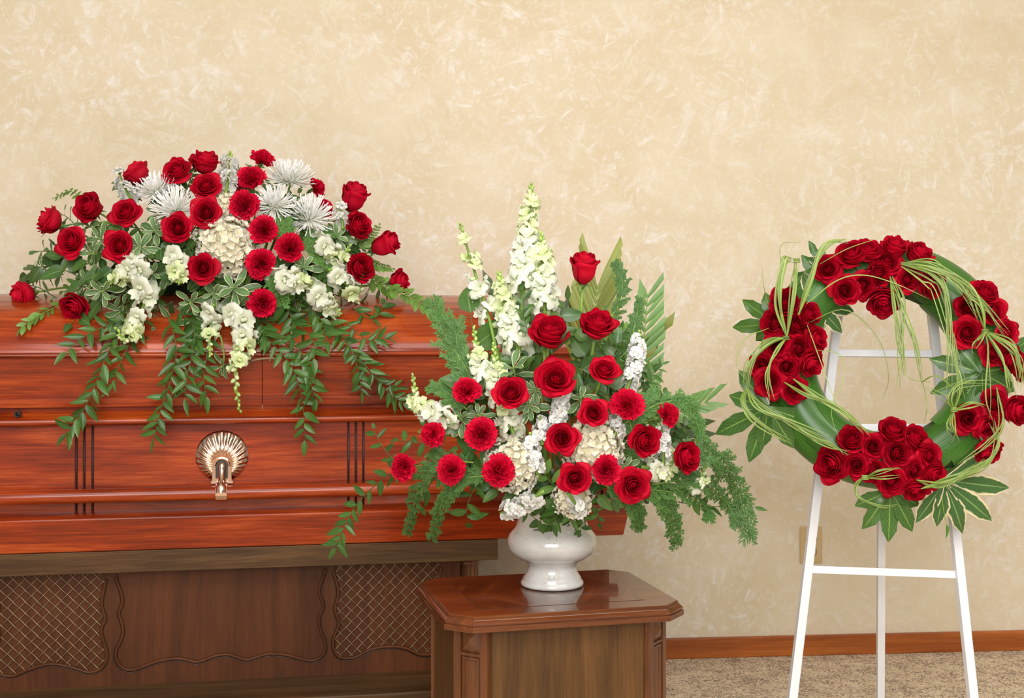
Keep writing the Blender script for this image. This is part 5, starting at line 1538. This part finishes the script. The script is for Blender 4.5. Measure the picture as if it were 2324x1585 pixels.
for pts, n, sz, lb in [
 ([(300, 715), (250, 790), (222, 860), (190, 930), (150, 985)], 30, 44, 'trailing ruscus branch hanging furthest left over the lid front'),
 ([(280, 730), (240, 740), (190, 765), (150, 800)], 12, 42, 'short ruscus tendril spreading left along the lid edge'),
 ([(330, 720), (300, 770), (270, 830), (255, 870)], 14, 40, 'ruscus tendril right of the leftmost trailing branch'),
 ([(380, 710), (400, 790), (388, 860), (365, 930), (350, 995)], 28, 44, 'second long trailing ruscus branch from the left'),
 ([(440, 720), (440, 790), (425, 850), (420, 905)], 16, 42, 'ruscus tendril between second branch and longest snapdragon'),
 ([(470, 730), (470, 800), (462, 850), (468, 900)], 13, 40, 'ruscus tendril just left of the longest snapdragon'),
 ([(590, 720), (610, 770), (660, 830), (685, 900), (692, 1000)], 32, 44, 'longest trailing ruscus branch right of the lid seam'),
 ([(640, 760), (690, 810), (705, 870), (715, 905)], 15, 40, 'ruscus tendril beside the longest right trailing branch'),
 ([(650, 720), (700, 760), (715, 800), (700, 840)], 14, 42, 'short ruscus branch above the lid edge right of the low carnation'),
 ([(730, 710), (780, 770), (830, 830), (880, 890), (915, 915)], 32, 38, 'rightmost trailing ruscus branch reaching to the leftmost snapdragon'),
 ([(760, 740), (800, 800), (815, 850), (820, 890)], 16, 34, 'thin ruscus tendril left of the rightmost trailing branch'),
 ([(780, 730), (830, 770), (850, 770), (880, 770)], 12, 36, 'ruscus tendril curling over the lid edge on the right'),
 ([(800, 700), (840, 725), (862, 712), (870, 690)], 9, 40, 'dark leaf tendril lying on the lid at the right'),
 ([(550, 690), (590, 730), (600, 770)], 10, 46, 'ruscus below the lowest spray carnation'),
 ([(640, 680), (660, 720), (665, 770)], 11, 48, 'ruscus with large leaves under the forward snapdragon'),
 ([(700, 690), (730, 730), (740, 775)], 11, 46, 'ruscus under the low right snapdragon'),
 ([(400, 700), (430, 730), (450, 770)], 11, 46, 'ruscus between the two hanging snapdragons'),
 ([(820, 700), (850, 850), (905, 880)], 12, 32, 'fine ruscus tip beside the rightmost trailing branch')]:
    branch('trailing_ruscus', lb, 'foliage', GT, [P(x, y, min(spray(x, y), lid_depth(x, y)) - .012 - .02 * (i / len(pts))) for i, (x, y) in enumerate(pts)], RUS, n, sz * KS * 1.0, 'stem_d', .0013, spread=48, twist=.7, taper=.12)
branch('myrtle_twig', 'myrtle twig lying on the lid at the lower left end of the spray', 'foliage', None, [P(x, y, lid_depth(x, y) - .015) for x, y in ((185, 660), (130, 695), (90, 715), (50, 742))], MYR, 22, 30 * KS, 'stem', spread=38, taper=.2)
branch('myrtle_twig', 'long myrtle twig running off to the right above the lid', 'foliage', None, [S(830, 625, .02), S(880, 655, .03), P(930, 675, 3.30), P(975, 700, 3.25)], MYR, 26, 32 * KS, 'stem', spread=38, taper=.2)
fern(sp([(235, 470), (195, 455), (160, 435), (122, 450)], 0), 'fern tip standing out against the wall at the upper left of the spray', None, 26 * KS, 11)
fern(sp([(290, 520), (245, 512), (210, 515)], 0), 'fern frond between the left roses of the spray', None, 24 * KS, 10)
fern(sp([(800, 560), (835, 545), (860, 512)], 0), 'fern tip between the two roses on the right edge of the spray', None, 26 * KS, 11)
fern(sp([(800, 575), (850, 600), (890, 610)], 0), 'fern frond under the right edge rosebud', None, 26 * KS, 12)
fern(sp([(545, 410), (555, 390), (600, 375)], 0), 'fern tip below the topmost carnation', None, 22 * KS, 9)
for pts, lb in [([(690, 570), (720, 545), (745, 530)], 'feathery asparagus fern below the lower right mum'), ([(700, 580), (725, 580), (755, 600)], 'feathery asparagus fern above the right snapdragons'),
                ([(610, 600), (630, 645), (640, 690)], 'feathery asparagus fern right of the hydrangea carnation'), ([(620, 540), (640, 520), (645, 500)], 'feathery asparagus fern behind the middle carnation')]:
    cedar(sp(pts, .02), lb, 'asparagus fern of the spray', 34 * KS, 14, 'fern', 'asparagus_fern', droop=.1, fan=60)
V, F = tube_geo([P(x, y, lid_depth(x, y) - .01) for x, y in ((560, 822), (590, 815), (615, 813), (635, 817))], .0026, 6)
tag(obj('twig', mesh('twig', V, F, M['twig'])), 'thin bare twig poking out over the lid front at the seam', 'twig')

# ------------------------------------------------------------------ vase arrangement greenery
GV = 'greenery of the vase arrangement'
palm(P(1330, 900, 2.84), P(1356, 650, 2.88), 'olive green palm fan behind the topmost rosebud', None, 'palm_o', 15, .066, .062, .0125, 32, face=C2W(-.2, .1, 1), cut=.72)
palm(P(1432, 930, 2.85), P(1470, 668, 2.90), 'trimmed green palm frond standing right of the roses', None, 'palm', 13, .040, .056, .0112, 42, bend=.006, cut=.55)
palm(P(1400, 985, 2.80), P(1606, 912, 2.78), 'short green palm frond pointing right above the rightmost carnation', None, 'palm', 11, .030, .026, .011, 38, cut=.8, face=C2W(.1, .2, 1))
palm(P(1430, 990, 2.82), P(1575, 975, 2.84), 'dark palm frond pointing right behind the rightmost carnation', None, 'palm_d', 7, .018, .018, .015, 30)
palm(P(1200, 840, 2.86), P(1150, 680, 2.90), 'dark palm frond behind the snapdragons, pointing up left', None, 'palm_d', 7, .045, .055, .020, 34, cut=.8)
palm(P(1225, 820, 2.86), P(1250, 730, 2.88), 'dark palm frond right behind the second snapdragon', None, 'palm_d', 7, .055, .050, .020, 34, cut=.85)
palm(P(1350, 930, 2.84), P(1440, 790, 2.88), 'olive palm leaflets behind the side-view rose', None, 'palm_o', 8, .035, .040, .020, 30)
for pts, lb, w, n, kw in [
 ([(1085, 900), (1040, 810), (1010, 745), (985, 690)], 'upright cedar branch at the upper left before the casket lid', 58, 20, {}),
 ([(1095, 900), (1065, 850), (1040, 800), (1035, 740)], 'cedar branch beside the two short snapdragons', 52, 18, {}),
 ([(1060, 930), (1020, 895), (985, 880)], 'cedar tips left of the upper left carnation', 40, 14, {}),
 ([(1075, 1050), (1000, 1050), (950, 1110), (925, 1205)], 'cedar branch hanging left, nearest the leftmost carnation', 46, 20, {}),
 ([(1110, 1080), (1050, 1090), (1005, 1140), (982, 1220)], 'cedar branch hanging left before the casket base', 44, 20, {}),
 ([(1420, 960), (1500, 915), (1560, 920), (1592, 990)], 'cedar branch arching over the rightmost carnation', 44, 20, {}),
 ([(1440, 1000), (1430, 940), (1470, 905), (1480, 900)], 'cedar tuft right of the upper right carnation', 40, 14, {}),
 ([(1500, 1080), (1600, 1030), (1665, 1090), (1700, 1205)], 'large cedar branch arching far right before the wall', 66, 26, {}),
 ([(1480, 1100), (1580, 1090), (1640, 1130), (1670, 1180)], 'cedar branch inside the large right arch', 48, 20, {}),
 ([(1400, 1110), (1480, 1120), (1520, 1160), (1535, 1232)], 'cedar branch hanging straight down right of the lowest rose', 52, 22, {}),
 ([(1370, 1100), (1420, 1130), (1445, 1160), (1450, 1195)], 'cedar branch hanging before the casket corner', 44, 18, {}),
 ([(1430, 1110), (1540, 1120), (1600, 1150), (1608, 1170)], 'cedar tips under the right snapdragon', 40, 16, {}),
 ([(1320, 800), (1400, 700), (1412, 640), (1400, 605)], 'dark cedar behind the olive palm fan', 34, 18, {}),
 ([(1340, 860), (1420, 800), (1440, 740), (1450, 690)], 'cedar between palm fan and trimmed palm', 34, 16, {})]:
    lift = -.06 if pts[-1][1] < 760 and pts[-1][0] > 1200 else .015
    cedar(bq(pts, lift), lb, 'cedar of the vase arrangement', w * .00095, n, **kw)
for pts, n, sz, lb in [
 ([(1120, 900), (1090, 820), (1075, 760), (1068, 710)], 3, 130, 'broad pointed green leaf left of the leaning snapdragon'),
 ([(1240, 800), (1270, 730), (1285, 680)], 6, 62, 'broad dark rose leaves below the topmost rosebud'),
 ([(1310, 880), (1330, 800), (1330, 760)], 6, 62, 'broad dark leaves between the two long-stemmed roses'),
 ([(1380, 900), (1385, 850), (1400, 780)], 6, 58, 'broad dark leaves behind the rose beside the stock spike'),
 ([(1180, 900), (1185, 850), (1165, 800)], 6, 56, 'broad dark leaves behind the left open rose'),
 ([(1290, 960), (1300, 920), (1310, 890)], 5, 56, 'broad dark leaves left of the rose by the upright stock'),
 ([(1400, 1040), (1440, 1060), (1480, 1050)], 6, 56, 'broad dark leaves between the right vase roses'),
 ([(1150, 1000), (1090, 1020), (1040, 1020)], 7, 54, 'broad dark leaves between the left carnations'),
 ([(1120, 980), (1060, 960), (1010, 960)], 7, 50, 'broad dark leaves above the left carnations'),
 ([(1240, 1130), (1230, 1170), (1222, 1200)], 5, 52, 'broad leaves hanging over the vase neck'),
 ([(1210, 1130), (1160, 1120), (1110, 1110)], 6, 52, 'broad leaves under the low left carnation'),
 ([(1340, 1120), (1380, 1130), (1420, 1150)], 6, 48, 'broad leaves under the low right roses')]:
    branch('leaf_spray', lb, 'foliage', GV, bq(pts, -.01), SAL, n, sz * .00096, face=C2W(0, .4, 1).normalized(), spread=50)
for pos, fc, sz, n, lb in [((1165, 830), (-.1, .8, .5), 62, 9, 'variegated sprig standing above the left open rose'), ((1200, 920), (-.1, .3, .9), 44, 9, 'curled variegated sprig right of the left open rose'),
 ((1045, 950), (-.4, .4, .8), 46, 10, 'variegated sprig above the left carnations of the vase arrangement'), ((1085, 940), (-.1, .5, .8), 40, 8, 'variegated sprig under the upper left carnation'),
 ((1320, 900), (.2, .6, .8), 44, 7, 'variegated tips right of the largest vase rose'), ((1420, 1060), (.2, .1, 1), 38, 7, 'variegated sprig behind the small lower carnation'), ((1215, 885), (0, .5, .9), 38, 8, 'variegated sprig between the open vase roses')]:
    rosette(B(*pos, .01), C2W(*fc), sz * .00096, lb, 'variegated sprigs of the vase arrangement', F2, n)
for k in range(64):
    while True:
        px = random.uniform(960, 1560); py = random.uniform(720, 1165)
        ex = (px - 1260) / 290; ey = (1030 - py) / 310 if py < 1030 else (py - 1030) / 140
        if ex * ex + ey * ey < .95: break
    a = math.atan2(1100 - py, px - 1254) + random.uniform(-.6, .6)
    d = -.03 - random.uniform(0, .05)
    q = [(px - 45 * cos(a), py + 45 * sin(a)), (px, py), (px + 30 * cos(a), py - 30 * sin(a))]
    lv = random.choice([SAL, RUS, SAL, MYR])
    branch('leafy_sprig', 'sprig of %s at the %s of the vase arrangement' % (leaf_word(lv), zone(px, py, 960, 1560, 720, 1165)), 'foliage', 'filler sprigs of the vase arrangement', [B(x, y, d) for x, y in q], lv, 8, random.uniform(36, 50) * .00096, face=C2W(*bouq_n(px, py)), spread=58, jitter=.6)
for pts, n, sz, lb in [
 ([(960, 1050), (880, 1080), (810, 1145), (780, 1200), (762, 1245)], 24, 46, 'long trailing ruscus reaching down left before the bier'),
 ([(930, 1060), (890, 1040), (860, 1000), (848, 975)], 8, 38, 'ruscus tip rising left of the leftmost carnation'),
 ([(1000, 1010), (950, 1005), (905, 1000)], 7, 44, 'ruscus leaves pointing left above the leftmost carnation'),
 ([(1080, 1100), (1060, 1150), (1062, 1185)], 6, 50, 'ruscus leaves hanging left of the low stock'),
 ([(1000, 1060), (960, 1130), (940, 1180)], 7, 42, 'ruscus behind the left hanging cedar'),
 ([(1310, 1150), (1318, 1185), (1318, 1210)], 9, 34, 'ruscus tip hanging over the right of the vase rim'),
 ([(1340, 1140), (1356, 1160), (1358, 1185)], 6, 32, 'ruscus sprig before the casket corner right of the vase'),
 ([(1540, 1140), (1600, 1150), (1660, 1150), (1712, 1152)], 9, 40, 'thin ruscus tendril crossing the right cedar arch'),
 ([(1240, 1120), (1190, 1150), (1230, 1190)], 9, 40, 'ruscus over the left of the vase rim'),
 ([(1270, 1130), (1265, 1170), (1250, 1195)], 10, 40, 'ruscus over the middle of the vase rim'),
 ([(1200, 760), (1190, 720), (1185, 660)], 12, 34, 'fine ruscus upright behind the tall snapdragons'),
 ([(1290, 1130), (1300, 1165), (1290, 1190)], 9, 38, 'ruscus between hydrangea and vase rim')]:
    branch('trailing_ruscus', lb, 'foliage', GV, bq(pts, .0), RUS, n, sz * .00096, 'stem_d', .0013, spread=48, twist=.6, taper=.1)

# ------------------------------------------------------------------ wreath
def wpt(th, ph, r=RTU, R=RM):      # th around the ring (0 = right, up positive), ph round the tube (0 = outward, 90 = to camera)
    rad = WX * cos(th) + WYv * sin(th)
    return WC + rad * (R + r * cos(ph)) + WN_ * (r * sin(ph))
wre = thing('wreath', 'round wreath wrapped in broad green leaves hanging on the white easel', 'wreath', Matrix.Translation(WC))
V, F = [], []
for i in range(64):
    for k in range(14): V.append(wpt(2 * pi * i / 64, 2 * pi * k / 14, RTU * .86) - WC)
for i in range(64):
    for k in range(14): F.append((i * 14 + k, ((i + 1) % 64) * 14 + k, ((i + 1) % 64) * 14 + (k + 1) % 14, i * 14 + (k + 1) % 14))
obj('ring_form', mesh('ring_form', V, F, M['straw']), wre)
def strap(th0, th1, p0, p1, wdt, h=0.0):
    V, U = [], []; nv, nu = 18, 6
    for j in range(nv + 1):
        v = j / nv; th = th0 + (th1 - th0) * v; pc = p0 + (p1 - p0) * v
        w = wdt * max(.03, sin(pi * min(.985, .12 + .86 * v)) ** .75)
        for i in range(nu + 1):
            a = i / nu * 2 - 1
            V.append(wpt(th, pc + a * w, RTU * (.90 + h + .035 * (1 - abs(a)) + .02 * abs(a))) - WC); U.append((a * .5 + .5, v))
    obj('strap_leaf', mesh('strap_leaf', V, grid_faces(nu, nv), M['aspid'], U), wre)
rad_ = radians
for i, (a, b_, p0, p1, w, h) in enumerate([
 (178, 262, 60, 70, .62, .0), (172, 258, 120, 95, .55, .03), (200, 282, 20, 5, .66, .05), (190, 270, 150, 140, .5, .05), (205, 275, 85, 60, .42, .08),
 (300, 352, 40, 90, .6, .02), (285, 350, 100, 130, .55, .04), (292, 345, 10, 20, .55, .06), (305, 350, 150, 160, .5, .05),
 (18, 78, 60, 100, .66, .02), (12, 70, 120, 140, .55, .04), (25, 80, 20, 30, .6, .05), (8, 60, 160, 165, .5, .06),
 (95, 165, 60, 90, .62, .02), (100, 170, 120, 140, .55, .04), (90, 160, 20, 10, .6, .03), (350, 390, 70, 60, .6, .03), (345, 395, 140, 130, .6, .05),
 (60, 110, 90, 70, .55, .03), (255, 315, 70, 90, .6, .03), (258, 310, 20, 10, .6, .04), (140, 190, 60, 110, .6, .03), (150, 195, 10, 0, .6, .04)]):
    strap(rad_(a), rad_(b_), rad_(p0), rad_(p1), w * 1.15, h)
GF = 'hand-shaped leaves of the wreath'
KW = .00136
def fat(px, py, up, size, lobes, lb, mat='fatsia', h=.06, fc=(0, 0.1, 1), back=True):
    c = wr(px, py, h)
    e = c - WN_ * .03 + (WC - c).normalized() * .02
    fatsia(c, C2W(*fc), C2W(up[0], up[1], 0), size * KW, lb, GF, lobes, mat, e)
fat(1745, 925, (0, 1), 100, [(-160, 1.08), (-118, 1.12), (-75, .75), (-40, .85), (150, .85), (110, .8), (190, .75)], 'large lobed leaf at the lower left of the wreath, tips toward the vase', fc=(-.3, .1, 1))
fat(1760, 735, (0, 1), 82, [(-55, .95), (-95, 1.0), (-20, .75), (-130, .6)], 'lobed leaf sticking out left behind the left rose cluster', h=.01, fc=(-.4, .1, 1))
fat(1850, 690, (0, 1), 88, [(60, .75), (100, .9), (135, .85), (170, .7), (20, .8), (-20, .7)], 'lobed leaf between left and top clusters, under the grass', 'fatsia_v', h=.05, fc=(.1, 0, 1))
fat(1880, 650, (0, 1), 80, [(-70, .85), (-40, .95), (-105, .7)], 'lobed leaf left of the top cluster pointing outward', h=.03, fc=(-.3, .2, 1))
fat(1862, 600, (0, 1), 60, [(-25, .8), (10, .5), (-60, .4)], 'single lobe leaf rising at the upper left of the wreath', 'fatsia_v', h=.03)
fat(2225, 845, (0, 1), 92, [(-75, .95), (-115, 1.0), (-150, .85), (-40, .8), (0, .7), (40, .7), (80, .75), (120, .75), (175, .75)], 'big star-shaped leaf between the two right rose clusters', h=.07, fc=(-.1, 0, 1))
fat(2020, 1112, (0, 1), 92, [(180, 1.02), (212, .92), (150, .95), (118, .68), (243, .72)], 'dark lobed leaf hanging under the bottom cluster', h=.055, fc=(0, -.1, 1))
fat(2140, 1090, (0, 1), 98, [(98, 1.35), (128, 1.25), (155, 1.1), (185, .85), (66, 1.0), (210, .9)], 'cream-edged lobed leaf at the lower right of the wreath', 'fatsia_v', h=.05, fc=(.1, -.1, 1))
fat(2175, 1010, (0, 1), 60, [(80, .9), (45, .6), (110, .7)], 'pale cream leaf peeping out under the lower right cluster', 'fatsia_v', h=.03, fc=(.1, .3, 1))
fat(2290, 800, (0, 1), 70, [(60, .8), (100, .7), (20, .5)], 'lobed leaf at the right picture edge behind the upper right cluster', h=.02)
branch('twisted_leaf', 'thin twisted leaf hanging down at the lower right of the wreath', 'leaf', None, [wr(2135, 1100, .05), wr(2140, 1150, .05), wr(2148, 1190, .045)], leafset('leaf', sh_lance, .30, 'aspid', n=1, fold=.3, droop=.5), 2, .06, 'stem', spread=10)

# grass bundles: starts, via points, ends in the photo, height above the wreath
def gpath(pts, h, j=5):
    n = len(pts)
    return [wr(x + random.uniform(-j, j) * min(1, i), y + random.uniform(-j, j) * min(1, i), h + .03 * sin(pi * i / max(1, n - 1)) + random.uniform(-.01, .01)) for i, (x, y) in enumerate(pts)]
HG = .115
def bundle(specs, label, knot=None, w=.0042):
    paths = []
    for pts, n, j in specs:
        for _ in range(n): paths.append(gpath(pts, HG, j))
    grass(paths, label, 'grass bundles of the wreath', w, wr(*knot, HG + .005) if knot else None)
bundle([([(1786, 766), (1768, 680), (1782, 595), (1800, 590)], 6, 9), ([(1786, 766), (1800, 660), (1810, 593)], 5, 8), ([(1812, 715), (1840, 640), (1870, 560), (1930, 545)], 5, 8)], 'upright grass bundle over the left rose cluster', (1808, 592), .0062)
bundle([([(1786, 766), (1740, 780), (1700, 830), (1692, 880)], 9, 9), ([(1786, 766), (1760, 800), (1745, 850), (1750, 905)], 4, 8), ([(1694, 880), (1690, 920), (1720, 960), (1790, 1000)], 7, 9), ([(1694, 880), (1720, 920), (1800, 960), (1880, 1000)], 5, 10)], 'grass bundle arching down from the knot of the left cluster', (1784, 768), .0045)
bundle([([(1800, 860), (1860, 905), (1920, 940), (1975, 985)], 6, 7), ([(1770, 940), (1830, 985), (1880, 1010), (1925, 1030)], 5, 7), ([(1780, 868), (1830, 900), (1900, 925), (1960, 980)], 4, 7)], 'grass strands running from the left cluster to the bottom cluster', None, .0042)
bundle([([(2045, 598), (2110, 600), (2170, 640), (2225, 720)], 9, 12), ([(2045, 600), (2120, 620), (2150, 700), (2155, 890)], 7, 8), ([(2045, 596), (2130, 610), (2210, 660), (2290, 760)], 6, 14), ([(2045, 604), (2100, 640), (2130, 680), (2200, 900)], 3, 14)], 'grass bundle sweeping right from the top cluster', None, .0042)
bundle([([(2020, 628), (2035, 700), (2042, 780), (2055, 850)], 5, 8), ([(2020, 628), (2060, 730), (2080, 800), (2095, 870)], 4, 8), ([(2025, 628), (2050, 690), (2040, 800), (2040, 890)], 3, 10)], 'grass strands hanging into the wreath opening from the top cluster', None, .0036)
bundle([([(2236, 752), (2290, 780), (2312, 830), (2318, 880)], 8, 10), ([(2236, 752), (2270, 800), (2290, 860), (2300, 900)], 5, 9), ([(2236, 752), (2220, 770), (2200, 790)], 5, 14), ([(2236, 752), (2225, 700), (2200, 660), (2160, 620)], 5, 9), ([(2236, 752), (2240, 800), (2245, 900), (2255, 960)], 2, 10)], 'grass bundle fanning from the knot of the upper right cluster', (2236, 753), .0045)
bundle([([(2165, 930), (2160, 900), (2180, 880), (2250, 860)], 4, 12), ([(2165, 930), (2175, 880), (2165, 800), (2160, 760)], 4, 10), ([(2165, 932), (2160, 970), (2170, 1000)], 6, 12), ([(2165, 932), (2200, 920), (2240, 925)], 3, 8), ([(2165, 930), (2140, 900), (2090, 880)], 2, 10)], 'small tied grass knot left of the lower right cluster', (2165, 931), .0032)
bundle([([(2090, 1110), (2160, 1090), (2230, 1060), (2262, 1010), (2250, 960)], 9, 9), ([(2080, 1090), (2140, 1100), (2200, 1070), (2235, 1040)], 5, 8), ([(2262, 880), (2270, 960), (2240, 1010), (2170, 1060)], 3, 9)], 'grass loop curving round the lower right of the wreath', None, .004)
bundle([([(1962, 1084), (1945, 1100), (1950, 1130), (2000, 1150), (2035, 1148)], 3, 3), ([(1965, 1084), (2000, 1070), (2040, 1060)], 3, 6), ([(1965, 1086), (2010, 1085), (2045, 1082)], 3, 4)], 'small grass knot under the bottom cluster', (1963, 1085), .003)
bundle([([(1832, 738), (1860, 820), (1900, 920), (1925, 925)], 1, 3), ([(1830, 735), (1920, 700), (1990, 770), (2016, 850), (2005, 915)], 1, 4), ([(1855, 795), (1905, 810), (1918, 860), (1890, 930), (1905, 1000)], 1, 4),
        ([(1830, 690), (1900, 635), (1960, 622), (2030, 645), (2110, 680)], 1, 3), ([(1776, 620), (1770, 560), (1820, 552)], 1, 3), ([(1860, 600), (1920, 560), (2000, 535)], 1, 5),
        ([(1740, 690), (1735, 640), (1732, 608)], 1, 3), ([(1745, 745), (1690, 770), (1672, 820), (1690, 860)], 1, 3), ([(2110, 868), (2060, 860), (2050, 800), (2075, 740)], 1, 6), ([(2090, 868), (2130, 860), (2180, 900)], 2, 8), ([(2095, 868), (2105, 920), (2090, 960)], 1, 8)], 'single thin grass strands looping loosely across the wreath', None, .0024)
